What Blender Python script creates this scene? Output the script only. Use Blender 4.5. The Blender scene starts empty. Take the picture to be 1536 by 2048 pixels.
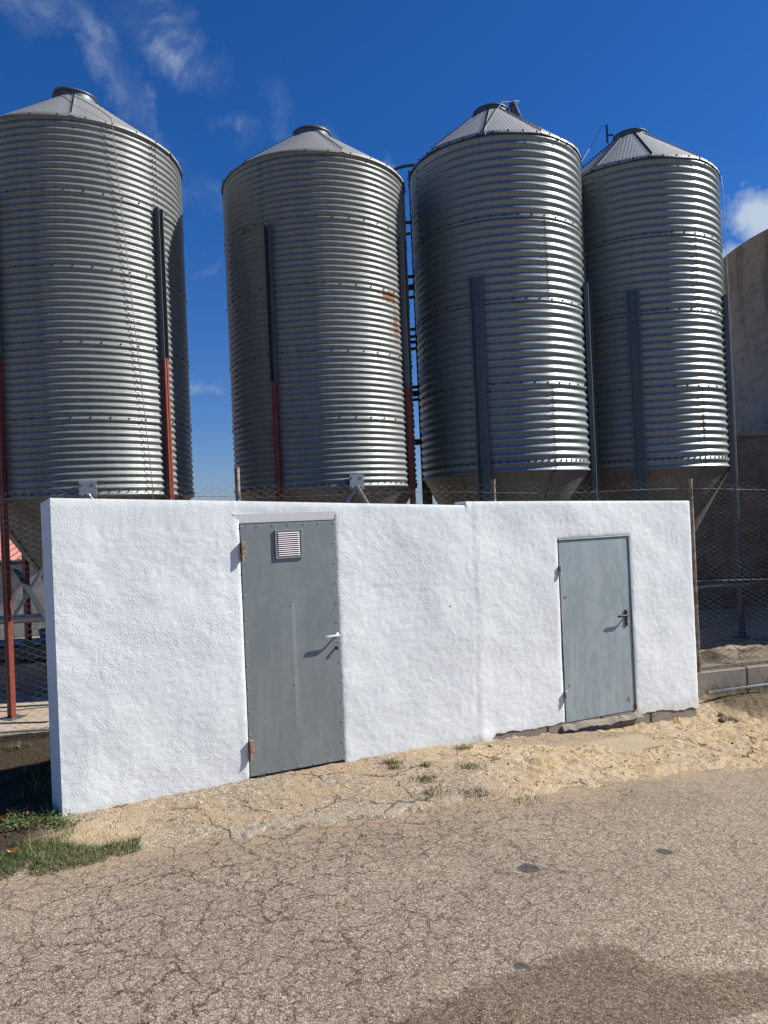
import bpy, math, random
import numpy as np
from mathutils import Vector, Matrix
PI = math.pi
random.seed(7); RNG = np.random.default_rng(11)
sc = bpy.context.scene
COL = sc.collection

# ------------------------------------------------------------------ camera, light, exposure
F, PITCH, ROLL, CZ = 1483.35, math.radians(.45), math.radians(2.4927), 2.03
cam = bpy.data.cameras.new("camera"); cam_o = bpy.data.objects.new("camera", cam); COL.objects.link(cam_o)
sc.camera = cam_o
cam.sensor_fit = 'VERTICAL'; cam.sensor_height = 36; cam.lens = F / 2048 * 36
cam.clip_start = .05; cam.clip_end = 4000
c_, s_ = math.cos(ROLL), math.sin(ROLL)
fw = Vector((0, math.cos(PITCH), math.sin(PITCH))); up0 = Vector((0, -math.sin(PITCH), math.cos(PITCH))); rt0 = Vector((1, 0, 0))
rt = rt0 * c_ - up0 * s_; up = rt0 * s_ + up0 * c_
M = Matrix((rt, up, -fw)).transposed().to_4x4(); M.translation = (0, 0, CZ)
cam_o.matrix_world = M

SUN_EL, SUN_AZ = math.radians(40.0), math.radians(3.0)      # azimuth measured from +X towards +Y
w = bpy.data.worlds.new("World"); sc.world = w; w.use_nodes = True
sd = Vector((math.cos(SUN_AZ) * math.cos(SUN_EL), math.sin(SUN_AZ) * math.cos(SUN_EL), math.sin(SUN_EL)))
sun = bpy.data.lights.new("sun", 'SUN'); sun.energy = 5.0; sun.angle = math.radians(.5); sun.color = (1, .965, .90)
sun_o = bpy.data.objects.new("sun", sun); COL.objects.link(sun_o)
sun_o.rotation_euler = sd.to_track_quat('Z', 'Y').to_euler(); sun_o.location = sd * 30
sc.view_settings.view_transform = 'Standard'; sc.view_settings.look = 'None'
sc.view_settings.exposure = .62; sc.view_settings.gamma = 1; sc.view_settings.use_curve_mapping = False


def N(nt, t, **kw):
    n = nt.nodes.new(t)
    for k, v in kw.items():
        if k.startswith('i_'):
            key = k[2:]; key = int(key) if key.isdigit() else key.replace('_', ' ')
            n.inputs[key].default_value = v
        else: setattr(n, k, v)
    return n


def mth(nt, op, a, b=None, c=None, clamp=False):
    n = nt.nodes.new('ShaderNodeMath'); n.operation = op; n.use_clamp = clamp
    for i, v in enumerate((a, b, c)):
        if v is None: continue
        if isinstance(v, (int, float)): n.inputs[i].default_value = v
        else: nt.links.new(v, n.inputs[i])
    return n.outputs[0]


def mixc(nt, fac, a, b, blend='MIX'):
    n = nt.nodes.new('ShaderNodeMix'); n.data_type = 'RGBA'; n.blend_type = blend
    for i, v in ((0, fac), (6, a), (7, b)):
        if isinstance(v, (int, float)): n.inputs[i].default_value = v
        elif isinstance(v, tuple): n.inputs[i].default_value = (*v[:3], 1)
        else: nt.links.new(v, n.inputs[i])
    return n.outputs[2]


def ramp(nt, fac, stops, interp='LINEAR'):
    n = nt.nodes.new('ShaderNodeValToRGB'); cr = n.color_ramp; cr.interpolation = interp
    while len(cr.elements) < len(stops): cr.elements.new(.5)
    for e, (p, c) in zip(cr.elements, stops):
        e.position = p; e.color = (c, c, c, 1) if isinstance(c, (int, float)) else (*c, 1)
    nt.links.new(fac, n.inputs[0]); return n.outputs[0]


def noise(nt, vec, scale, detail=3, rough=.55, dist=0):
    n = N(nt, 'ShaderNodeTexNoise'); n.inputs['Scale'].default_value = scale; n.inputs['Detail'].default_value = detail
    n.inputs['Roughness'].default_value = rough; n.inputs['Distortion'].default_value = dist
    if vec is not None: nt.links.new(vec, n.inputs['Vector'])
    return n.outputs['Fac']


def scaled(nt, vec, s, loc=(0, 0, 0), rot=(0, 0, 0)):
    n = N(nt, 'ShaderNodeMapping'); n.inputs['Scale'].default_value = s; n.inputs['Location'].default_value = loc
    n.inputs['Rotation'].default_value = rot
    nt.links.new(vec, n.inputs['Vector']); return n.outputs[0]


# sky: Nishita plus thin cirrus and one low cumulus bank, laid out by direction on the sky
nt = w.node_tree; bg = nt.nodes['Background']
sky = N(nt, 'ShaderNodeTexSky', sky_type='NISHITA', sun_disc=False)
sky.sun_elevation = SUN_EL; sky.sun_rotation = math.radians(90) - SUN_AZ
sky.air_density = 1.0; sky.dust_density = .25; sky.ozone_density = 2.2; sky.altitude = 60
tc = N(nt, 'ShaderNodeTexCoord').outputs['Generated']
sepn = N(nt, 'ShaderNodeSeparateXYZ'); nt.links.new(tc, sepn.inputs[0]); sx_, sy_, sz_ = sepn.outputs
azim = mth(nt, 'ARCTAN2', sx_, sy_)
elev = mth(nt, 'ARCSINE', sz_)
tintc = ramp(nt, mth(nt, 'DIVIDE', elev, math.radians(24)), [(0, (.66, .76, 1.12)), (.35, (.42, .70, 1.22)), (1, (.21, .68, 1.38))])
skyc = mixc(nt, 1.0, sky.outputs[0], tintc, 'MULTIPLY')
comb = N(nt, 'ShaderNodeCombineXYZ'); nt.links.new(azim, comb.inputs[0]); nt.links.new(elev, comb.inputs[1])
wn_ = N(nt, 'ShaderNodeTexNoise'); wn_.inputs['Scale'].default_value = 7; wn_.inputs['Detail'].default_value = 6; wn_.inputs['Roughness'].default_value = .62
nt.links.new(tc, wn_.inputs['Vector'])
ws_ = N(nt, 'ShaderNodeVectorMath', operation='SUBTRACT'); nt.links.new(wn_.outputs['Color'], ws_.inputs[0]); ws_.inputs[1].default_value = (.5, .5, .5)
wm_ = N(nt, 'ShaderNodeVectorMath', operation='MULTIPLY'); nt.links.new(ws_.outputs[0], wm_.inputs[0]); wm_.inputs[1].default_value = (.20, .16, 0)
wa_ = N(nt, 'ShaderNodeVectorMath', operation='ADD'); nt.links.new(comb.outputs[0], wa_.inputs[0]); nt.links.new(wm_.outputs[0], wa_.inputs[1])
ae = wa_.outputs[0]


def blob(a0, e0, ra, re, rot=0):
    m = N(nt, 'ShaderNodeMapping', vector_type='TEXTURE'); m.inputs['Location'].default_value = (a0, e0, 0)
    m.inputs['Rotation'].default_value = (0, 0, rot); m.inputs['Scale'].default_value = (ra, re, 1)
    nt.links.new(ae, m.inputs['Vector'])
    l = N(nt, 'ShaderNodeVectorMath', operation='LENGTH'); nt.links.new(m.outputs[0], l.inputs[0])
    return mth(nt, 'SUBTRACT', 1.0, mth(nt, 'MULTIPLY', l.outputs['Value'], 1.0), clamp=True)


def deg(x): return math.radians(x)


cn = noise(nt, scaled(nt, tc, (1.0, 1.0, 1.6), rot=(0, .5, .2)), 5.0, 9, .62, .9)
fil = mth(nt, 'SUBTRACT', 1.0, mth(nt, 'MULTIPLY', mth(nt, 'ABSOLUTE', mth(nt, 'SUBTRACT', cn, .5)), 11.0), clamp=True)
cirr = mth(nt, 'MULTIPLY', mth(nt, 'POWER', fil, 1.5), ramp(nt, noise(nt, scaled(nt, tc, (2, 2, 3), loc=(3, 1, 2)), 4.5, 6, .65), [(.40, 0), (.66, 1)]))
m1 = None
for b in [(deg(-15.2), deg(32.6), deg(5.2), deg(2.3), -.30), (deg(-18.5), deg(29.5), deg(9), deg(1.7), -.85), (deg(-24), deg(34), deg(4), deg(3), -.6),
          (deg(-11), deg(22.5), deg(5), deg(1.6), -.5), (deg(-7.3), deg(28.2), deg(1.3), deg(3.6), .12), (deg(-2.6), deg(26), deg(1.2), deg(2.6), .35), (deg(-10.5), deg(27.5), deg(2.0), deg(1.0), -.5),
          (deg(-13.3), deg(10.6), deg(2.6), deg(.9), .1), (deg(-13.5), deg(18.5), deg(2), deg(.9), .2), (deg(1.5), deg(25.5), deg(1.2), deg(1), .2)]:
    o_ = blob(*b); m1 = o_ if m1 is None else mth(nt, 'MAXIMUM', m1, o_)
wisps = mth(nt, 'MULTIPLY', mth(nt, 'MULTIPLY', cirr, m1), .45)
veil = mth(nt, 'MULTIPLY', mth(nt, 'MULTIPLY', mth(nt, 'POWER', m1, 1.3), noise(nt, scaled(nt, tc, (2, 2, 5)), 3, 5)), .13)
cum_n = noise(nt, scaled(nt, tc, (1, 1, 1.4)), 9, 9, .6, .3)
m2 = mth(nt, 'MAXIMUM', blob(deg(28.5), deg(18.0), deg(6), deg(3.6)), blob(deg(27.5), deg(14.6), deg(7), deg(2.6)))
cum = ramp(nt, mth(nt, 'ADD', mth(nt, 'MULTIPLY', m2, 1.0), mth(nt, 'MULTIPLY', cum_n, .75)), [(.62, 0), (1.0, .8)])
cl = mth(nt, 'MAXIMUM', mth(nt, 'ADD', wisps, veil), mth(nt, 'MULTIPLY', cum, mth(nt, 'GREATER_THAN', m2, .001)), clamp=True)
skyfinal = mixc(nt, cl, skyc, (7.5, 8.6, 9.6))
nt.links.new(skyfinal, bg.inputs[0]); bg.inputs[1].default_value = .053


# ------------------------------------------------------------------ numpy noise
def _h(ix, iy, seed):
    n = (ix.astype(np.int64) * 374761393 + iy.astype(np.int64) * 668265263 + seed * 144665) & 0x7fffffff
    n = ((n ^ (n >> 13)) * 1274126177) & 0x7fffffff
    n = n ^ (n >> 16)
    return (n & 0xffff) / 65535.0


def vn(x, y, seed=0):
    x = np.asarray(x, float); y = np.asarray(y, float)
    ix, iy = np.floor(x), np.floor(y); fx, fy = x - ix, y - iy
    fx = fx * fx * (3 - 2 * fx); fy = fy * fy * (3 - 2 * fy)
    a, b, c, d = _h(ix, iy, seed), _h(ix + 1, iy, seed), _h(ix, iy + 1, seed), _h(ix + 1, iy + 1, seed)
    return (a * (1 - fx) + b * fx) * (1 - fy) + (c * (1 - fx) + d * fx) * fy - .5


def fbm(x, y, o=4, seed=0, g=.5):
    s = 0; a = 1
    for k in range(o):
        s = s + a * vn(np.asarray(x) * 2 ** k, np.asarray(y) * 2 ** k, seed + k * 17); a *= g
    return s


def sstep(x, a, b):
    t = np.clip((x - a) / (b - a), 0, 1); return t * t * (3 - 2 * t)


# ------------------------------------------------------------------ mesh helpers
def mesh_np(name, P, Q, smooth=False):
    me = bpy.data.meshes.new(name); P = np.asarray(P, np.float32).reshape(-1, 3); Q = np.asarray(Q, np.int32); k = Q.shape[1]
    me.vertices.add(len(P)); me.vertices.foreach_set('co', P.ravel())
    me.loops.add(Q.size); me.loops.foreach_set('vertex_index', Q.ravel())
    me.polygons.add(len(Q)); me.polygons.foreach_set('loop_start', np.arange(0, Q.size, k, dtype=np.int32))
    me.update(calc_edges=True); me.validate()
    if smooth: me.polygons.foreach_set('use_smooth', np.ones(len(me.polygons), bool))
    return me


def grid_q(ny, nx, keep=None, flip=False):
    i = np.arange(ny * nx).reshape(ny, nx)
    q = np.stack([i[:-1, :-1], i[:-1, 1:], i[1:, 1:], i[1:, :-1]], -1)
    if flip: q = q[..., ::-1]
    return q[keep] if keep is not None else q.reshape(-1, 4)


def link(name, data, parent=None, mat=None, loc=None, rot=None, scale=None):
    o = bpy.data.objects.new(name, data); COL.objects.link(o)
    if parent is not None: o.parent = parent
    if mat is not None and data is not None and len(data.materials) == 0: data.materials.append(mat)
    if loc is not None: o.location = loc
    if rot is not None: o.rotation_euler = rot
    if scale is not None: o.scale = scale
    return o


def tag(o, label=None, cat=None, group=None, kind=None):
    if label: o['label'] = label
    if cat: o['category'] = cat
    if group: o['group'] = group
    if kind: o['kind'] = kind
    return o


def empty(name, loc=(0, 0, 0), rz=0, **kw):
    o = bpy.data.objects.new(name, None); COL.objects.link(o); o.location = loc; o.rotation_euler = (0, 0, rz)
    o.empty_display_size = .2
    return tag(o, **kw)


class MB:
    def __init__(s): s.v = []; s.f = []
    def add(s, v, f):
        b = len(s.v); s.v += [tuple(p) for p in v]; s.f += [tuple(i + b for i in q) for q in f]; return s
    def box(s, c, d, M=None, bev=0):
        x, y, z = [q / 2 for q in d]; c = Vector(c)
        if bev:
            v = []
            for sx in (-1, 1):
                for sy in (-1, 1):
                    for sz in (-1, 1):
                        v += [(sx * (x - bev), sy * (y - bev), sz * z), (sx * (x - bev), sy * y, sz * (z - bev)), (sx * x, sy * (y - bev), sz * (z - bev))]
            def I(sx, sy, sz, k): return (((sx > 0) * 2 + (sy > 0)) * 2 + (sz > 0)) * 3 + k
            f = []
            for sz in (-1, 1):
                q = [I(-1, -1, sz, 0), I(1, -1, sz, 0), I(1, 1, sz, 0), I(-1, 1, sz, 0)]; f.append(q if sz > 0 else q[::-1])
            for sy in (-1, 1):
                q = [I(-1, sy, -1, 1), I(1, sy, -1, 1), I(1, sy, 1, 1), I(-1, sy, 1, 1)]; f.append(q if sy < 0 else q[::-1])
            for sx in (-1, 1):
                q = [I(sx, -1, -1, 2), I(sx, 1, -1, 2), I(sx, 1, 1, 2), I(sx, -1, 1, 2)]; f.append(q if sx > 0 else q[::-1])
            for a in (-1, 1):
                for b in (-1, 1):
                    q = [I(-1, a, b, 0), I(1, a, b, 0), I(1, a, b, 1), I(-1, a, b, 1)]; f.append(q if a * b > 0 else q[::-1])
                    q = [I(a, -1, b, 2), I(a, 1, b, 2), I(a, 1, b, 0), I(a, -1, b, 0)]; f.append(q if a * b > 0 else q[::-1])
                    q = [I(a, b, -1, 1), I(a, b, 1, 1), I(a, b, 1, 2), I(a, b, -1, 2)]; f.append(q if a * b > 0 else q[::-1])
                    for c2 in (-1, 1):
                        q = [I(a, b, c2, 0), I(a, b, c2, 1), I(a, b, c2, 2)]; f.append(q)
        else:
            v = [(-x, -y, -z), (x, -y, -z), (x, y, -z), (-x, y, -z), (-x, -y, z), (x, -y, z), (x, y, z), (-x, y, z)]
            f = [(0, 3, 2, 1), (4, 5, 6, 7), (0, 1, 5, 4), (1, 2, 6, 5), (2, 3, 7, 6), (3, 0, 4, 7)]
        v = [Vector(p) + c for p in v]
        if M is not None: v = [M @ p for p in v]
        return s.add(v, f)
    def tube(s, pts, r, n=8, caps=True):
        pts = [Vector(p) for p in pts]; rs = r if isinstance(r, (list, tuple)) else [r] * len(pts)
        v = []; f = []; prev = None
        for i, p in enumerate(pts):
            t = (pts[min(i + 1, len(pts) - 1)] - pts[max(i - 1, 0)]).normalized()
            if prev is None:
                a = Vector((0, 0, 1)) if abs(t.z) < .9 else Vector((1, 0, 0)); u = t.cross(a).normalized()
            else: u = (prev - t * prev.dot(t)).normalized()
            prev = u; b = t.cross(u)
            v += [p + (u * math.cos(2 * PI * k / n) + b * math.sin(2 * PI * k / n)) * rs[i] for k in range(n)]
        for i in range(len(pts) - 1):
            for k in range(n):
                k2 = (k + 1) % n; f.append((i * n + k, i * n + k2, (i + 1) * n + k2, (i + 1) * n + k))
        if caps: f.append(tuple(range(n))[::-1]); f.append(tuple((len(pts) - 1) * n + k for k in range(n)))
        return s.add(v, f)
    def lathe(s, prof, n=48, c=(0, 0, 0), a0=0, a1=2 * PI):
        full = abs(a1 - a0 - 2 * PI) < 1e-6; m = n if full else n + 1; v = []; f = []
        for r, z in prof:
            for k in range(m):
                a = a0 + (a1 - a0) * k / n; v.append((c[0] + r * math.cos(a), c[1] + r * math.sin(a), c[2] + z))
        for i in range(len(prof) - 1):
            for k in range(n):
                k2 = (k + 1) % m; f.append((i * m + k, i * m + k2, (i + 1) * m + k2, (i + 1) * m + k))
        return s.add(v, f)
    def mesh(s, name, smooth=False):
        me = bpy.data.meshes.new(name); me.from_pydata([tuple(p) for p in s.v], [], s.f); me.validate()
        if smooth:
            for p in me.polygons: p.use_smooth = True
        me.update(); return me
    def build(s, name, mat, parent=None, smooth=False, **kw):
        return link(name, s.mesh(name, smooth), parent, mat, **kw)


# ------------------------------------------------------------------ materials
def mat(name, base=(.5, .5, .5), rough=.6, metal=0.0, spec=.5):
    m = bpy.data.materials.new(name); m.use_nodes = True; b = m.node_tree.nodes['Principled BSDF']
    b.inputs['Base Color'].default_value = (*base, 1); b.inputs['Roughness'].default_value = rough
    b.inputs['Metallic'].default_value = metal; b.inputs['Specular IOR Level'].default_value = spec
    return m, m.node_tree, b


def coords(nt, kind='Object'): return N(nt, 'ShaderNodeTexCoord').outputs[kind]


def wpos(nt): return N(nt, 'ShaderNodeNewGeometry').outputs['Position']


def bump(nt, b, h, strength=.5, dist=.01, prev=None):
    n = N(nt, 'ShaderNodeBump'); n.inputs['Strength'].default_value = strength; n.inputs['Distance'].default_value = dist
    nt.links.new(h, n.inputs['Height'])
    if prev is not None: nt.links.new(prev, n.inputs['Normal'])
    nt.links.new(n.outputs[0], b.inputs['Normal']); return n.outputs[0]


def galv(name, base, rough, metal, dirt, rust_at=(), smear=0.0):
    m, nt, b = mat(name, base, rough, metal)
    P = wpos(nt)
    sp = N(nt, 'ShaderNodeTexVoronoi'); sp.inputs['Scale'].default_value = 55; nt.links.new(P, sp.inputs['Vector'])
    spang = mth(nt, 'MULTIPLY', N(nt, 'ShaderNodeSeparateColor').outputs[0], 1)
    sepc = nt.nodes[-2] if False else None
    sc_ = N(nt, 'ShaderNodeSeparateColor'); nt.links.new(sp.outputs['Color'], sc_.inputs[0])
    big = noise(nt, scaled(nt, P, (1.5, 1.5, .35)), 2.4, 5, .6)
    fine = noise(nt, P, 38, 4, .6)
    streak = noise(nt, scaled(nt, P, (9, 9, .5)), 1.6, 4, .65)
    k = ramp(nt, big, [(.35, .0), (.7, 1.0)])
    d2 = mth(nt, 'MULTIPLY', ramp(nt, streak, [(.45, 0), (.75, 1)]), dirt)
    colr = mixc(nt, mth(nt, 'MULTIPLY', sc_.outputs[0], .22), (*base,), tuple(c * .72 for c in base))
    colr = mixc(nt, mth(nt, 'MULTIPLY', k, dirt * .6), colr, tuple(c * .7 for c in base))
    colr = mixc(nt, d2, colr, (base[0] * .62, base[1] * .58, base[2] * .5))
    rgh = mth(nt, 'ADD', rough, mth(nt, 'MULTIPLY', mth(nt, 'SUBTRACT', fine, .5), .22))
    rgh = mth(nt, 'ADD', rgh, mth(nt, 'MULTIPLY', d2, .22))
    met = metal
    for (px, py, pz, rx, rz) in rust_at:
        mp = N(nt, 'ShaderNodeMapping', vector_type='TEXTURE'); mp.inputs['Location'].default_value = (px, py, pz); mp.inputs['Scale'].default_value = (rx, rx, rz)
        nt.links.new(P, mp.inputs['Vector']); l = N(nt, 'ShaderNodeVectorMath', operation='LENGTH'); nt.links.new(mp.outputs[0], l.inputs[0])
        rm = mth(nt, 'SUBTRACT', 1, l.outputs['Value'], clamp=True)
        rm = ramp(nt, mth(nt, 'ADD', mth(nt, 'MULTIPLY', rm, .55), mth(nt, 'MULTIPLY', noise(nt, scaled(nt, P, (1, 1, .4)), 30, 5, .7), .8)), [(.66, 0), (.8, 1)])
        rm = mth(nt, 'MULTIPLY', rm, mth(nt, 'LESS_THAN', l.outputs['Value'], 1.0))
        colr = mixc(nt, rm, colr, (.15, .062, .028)); rgh = mth(nt, 'ADD', rgh, mth(nt, 'MULTIPLY', rm, .4))
        met = mth(nt, 'SUBTRACT', met, rm, clamp=True)
    nt.links.new(colr, b.inputs['Base Color']); nt.links.new(rgh, b.inputs['Roughness'])
    if not isinstance(met, float): nt.links.new(met, b.inputs['Metallic'])
    bp = bump(nt, b, noise(nt, scaled(nt, P, (1, 1, 3)), 4.5, 3), .35, .012)
    bump(nt, b, fine, .06, .002, bp)
    return m


MAT_A = galv('weathered_galvanised_sheet', (.225, .24, .228), .42, .32, .55, rust_at=[(.17, 8.82, 4.66, .34, .16), (-1.42, 8.75, 5.46, .3, .12), (.24, 8.9, 4.35, .12, .5)])
MAT_B = galv('bright_galvanised_sheet', (.225, .255, .25), .37, .30, .22, rust_at=[(4.3, 9.85, 3.1, .05, .5)])
MAT_RA = galv('matt_roof_sheet', (.255, .255, .24), .6, .3, .25)
MAT_RB = galv('ribbed_roof_sheet', (.31, .315, .305), .6, .3, .2)
MAT_H = galv('hopper_sheet', (.19, .18, .165), .6, .4, .3)
MAT_CH = galv('channel_steel', (.11, .125, .13), .42, .25, .3)
MAT_CH2 = galv('channel_steel_light', (.30, .32, .32), .42, .6, .2)
m, nt, b = mat('dark_bolt', (.02, .018, .016), .7, .2); MAT_BOLT = m
m, nt, b = mat('oxide_red_paint', (.20, .035, .022), .5, 0)
nz = noise(nt, wpos(nt), 25, 4)
nt.links.new(mixc(nt, ramp(nt, nz, [(.4, 0), (.7, 1)]), (.21, .036, .022), (.13, .03, .022)), b.inputs['Base Color']); MAT_RED = m
m, nt, b = mat('black_rubber', (.02, .02, .02), .55); MAT_BLACK = m
m, nt, b = mat('dark_green_beam_paint', (.045, .06, .06), .5, .2); MAT_BEAM = m
m, nt, b = mat('white_plastic_pipe', (.75, .75, .72), .4); MAT_WPIPE = m
m, nt, b = mat('rusty_wire', (.13, .10, .085), .6, .5)
nt.links.new(mixc(nt, ramp(nt, noise(nt, wpos(nt), 3, 3), [(.4, 0), (.6, 1)]), (.10, .065, .045), (.20, .20, .19)), b.inputs['Base Color']); MAT_WIRE = m
m, nt, b = mat('grey_wire_rope', (.22, .22, .22), .5, .6); MAT_ROPE = m


def concrete(name, c1, c2, sc1=1.2, fine=60, bstr=.5, bdist=.006, dark=None):
    m, nt, b = mat(name, c1, .9, 0, .2); P = wpos(nt)
    n1 = ramp(nt, noise(nt, P, sc1, 6, .62), [(.3, 0), (.72, 1)]); n2 = noise(nt, P, fine, 4, .7)
    c = mixc(nt, n1, c1, c2); c = mixc(nt, .35, c, ramp(nt, n2, [(.3, .35), (.7, 1.0)]), 'MULTIPLY')
    if dark: c = mixc(nt, ramp(nt, noise(nt, P, sc1 * 2.6, 5, .7, .4), [(.55, 0), (.68, 1)]), c, dark)
    nt.links.new(c, b.inputs['Base Color']); bump(nt, b, n2, bstr, bdist); return m


MAT_BLOCK = concrete('concrete_block', (.22, .19, .155), (.33, .28, .22), 5, 90, .7, .004, (.10, .075, .05))
MAT_CURB = concrete('old_kerb_concrete', (.26, .22, .175), (.40, .34, .27), 3, 70, .6, .004, (.17, .125, .08))
MAT_SLAB = concrete('sandy_slab_concrete', (.42, .33, .21), (.36, .29, .20), 6, 60, .8, .006, (.25, .18, .11))
MAT_YARD = concrete('yard_concrete', (.40, .32, .22), (.48, .40, .30), 1.0, 40, .5, .006, (.16, .12, .09))

# tank: rendered concrete with run stains
m, nt, b = mat('rendered_tank_wall', (.3, .27, .23), .9, 0, .2); P = wpos(nt)
n1 = noise(nt, P, .55, 6, .6); st = noise(nt, scaled(nt, P, (2.2, 2.2, .25)), 1.3, 5, .65)
c = mixc(nt, ramp(nt, n1, [(.3, 0), (.7, 1)]), (.42, .34, .24), (.33, .275, .20))
c = mixc(nt, mth(nt, 'MULTIPLY', ramp(nt, st, [(.50, 0), (.66, 1)]), .65), c, (.12, .10, .08))
c = mixc(nt, mth(nt, 'MULTIPLY', ramp(nt, noise(nt, scaled(nt, P, (1, 1, 1.6)), 1.9, 7, .72, .6), [(.48, 0), (.60, 1)]), .5), c, (.17, .135, .10))
zz = N(nt, 'ShaderNodeSeparateXYZ'); nt.links.new(P, zz.inputs[0])
lowm = ramp(nt, mth(nt, 'DIVIDE', zz.outputs[2], 6.0), [(.0, 1), (.53, 1), (.536, 0)])
c = mixc(nt, mth(nt, 'MULTIPLY', lowm, .6), c, mixc(nt, ramp(nt, noise(nt, scaled(nt, P, (1, 1, 3)), 1.2, 6, .7, 1.0), [(.42, 0), (.6, 1)]), (.30, .20, .14), (.13, .085, .06)))
nt.links.new(c, b.inputs['Base Color']); bump(nt, b, noise(nt, P, 30, 5, .7), .4, .01); MAT_TANK = m

def crackset(nt, P, scale, wdt, dstr, seedloc):
    n = N(nt, 'ShaderNodeTexNoise'); n.inputs['Scale'].default_value = scale * 2.2; n.inputs['Detail'].default_value = 5; n.inputs['Roughness'].default_value = .65
    Ps = scaled(nt, P, (1, 1, 0), seedloc); nt.links.new(Ps, n.inputs['Vector'])
    vm = N(nt, 'ShaderNodeVectorMath', operation='SUBTRACT'); nt.links.new(n.outputs['Color'], vm.inputs[0]); vm.inputs[1].default_value = (.5, .5, .5)
    vs = N(nt, 'ShaderNodeVectorMath', operation='SCALE'); nt.links.new(vm.outputs[0], vs.inputs[0]); vs.inputs['Scale'].default_value = dstr
    va = N(nt, 'ShaderNodeVectorMath', operation='ADD'); nt.links.new(Ps, va.inputs[0]); nt.links.new(vs.outputs[0], va.inputs[1])
    fl = scaled(nt, va.outputs[0], (1, 1, 0))
    v = N(nt, 'ShaderNodeTexVoronoi', feature='DISTANCE_TO_EDGE', voronoi_dimensions='2D'); v.inputs['Scale'].default_value = scale; nt.links.new(fl, v.inputs['Vector'])
    return v.outputs['Distance']


# white stucco
m, nt, b = mat('white_stucco', (.82, .825, .83), .82, 0, .25); P = coords(nt)
n1 = noise(nt, P, 1.1, 5, .6); n2 = noise(nt, P, 38, 6, .62, .4)
c = mixc(nt, ramp(nt, n1, [(.35, 0), (.68, 1)]), (.755, .785, .762), (.665, .695, .68))
c = mixc(nt, mth(nt, 'MULTIPLY', ramp(nt, noise(nt, P, 2.7, 6, .7, .5), [(.5, 0), (.75, 1)]), .35), c, (.60, .61, .64))
sp = N(nt, 'ShaderNodeSeparateXYZ'); nt.links.new(P, sp.inputs[0])
dirtm = ramp(nt, mth(nt, 'ADD', sp.outputs[2], mth(nt, 'MULTIPLY', noise(nt, P, 14, 5, .7), .10)), [(.02, 1), (.10, 0)])
c = mixc(nt, mth(nt, 'MULTIPLY', dirtm, .35), c, (.42, .36, .29))
drip = ramp(nt, noise(nt, scaled(nt, P, (7, 7, .55)), 1.5, 5, .7), [(.56, 0), (.74, 1)])
c = mixc(nt, mth(nt, 'MULTIPLY', drip, .16), c, (.52, .50, .47))
hc = crackset(nt, scaled(nt, P, (1, 1, 1), rot=(PI / 2, 0, 0)), 1.1, .02, .5, (2, 5, 0))
c = mixc(nt, mth(nt, 'MULTIPLY', mth(nt, 'MULTIPLY', ramp(nt, hc, [(.0012, 1), (.0045, 0)]), ramp(nt, noise(nt, P, 1.3, 3), [(.5, 0), (.6, 1)])), .45), c, (.38, .37, .36))
nt.links.new(c, b.inputs['Base Color'])
v = N(nt, 'ShaderNodeTexVoronoi', feature='SMOOTH_F1'); v.inputs['Scale'].default_value = 85; v.inputs['Smoothness'].default_value = .6
nv = noise(nt, P, 30, 2); vd = N(nt, 'ShaderNodeVectorMath', operation='ADD'); nt.links.new(scaled(nt, P, (1, 1, 1)), vd.inputs[0])
cc = N(nt, 'ShaderNodeCombineXYZ'); nt.links.new(mth(nt, 'MULTIPLY', nv, .03), cc.inputs[0]); nt.links.new(mth(nt, 'MULTIPLY', n2, .03), cc.inputs[2]); nt.links.new(cc.outputs[0], vd.inputs[1])
nt.links.new(vd.outputs[0], v.inputs['Vector'])
rg = ramp(nt, noise(nt, P, 2.2, 3), [(.35, .35), (.65, 1.0)])
hgt = mth(nt, 'MULTIPLY', mth(nt, 'ADD', mth(nt, 'MULTIPLY', n2, 1.0), mth(nt, 'MULTIPLY', v.outputs['Distance'], -.7)), rg)
p1 = bump(nt, b, hgt, .55, .0045)
bump(nt, b, noise(nt, scaled(nt, P, (1, 1, .5), rot=(0, .5, 0)), 95, 3, .6), .45, .0025, p1); MAT_STUCCO = m
m, nt, b = mat('smooth_white_render', (.77, .77, .765), .8, 0, .25)
bump(nt, b, noise(nt, coords(nt), 22, 4), .3, .002); MAT_LINTEL = m


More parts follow.
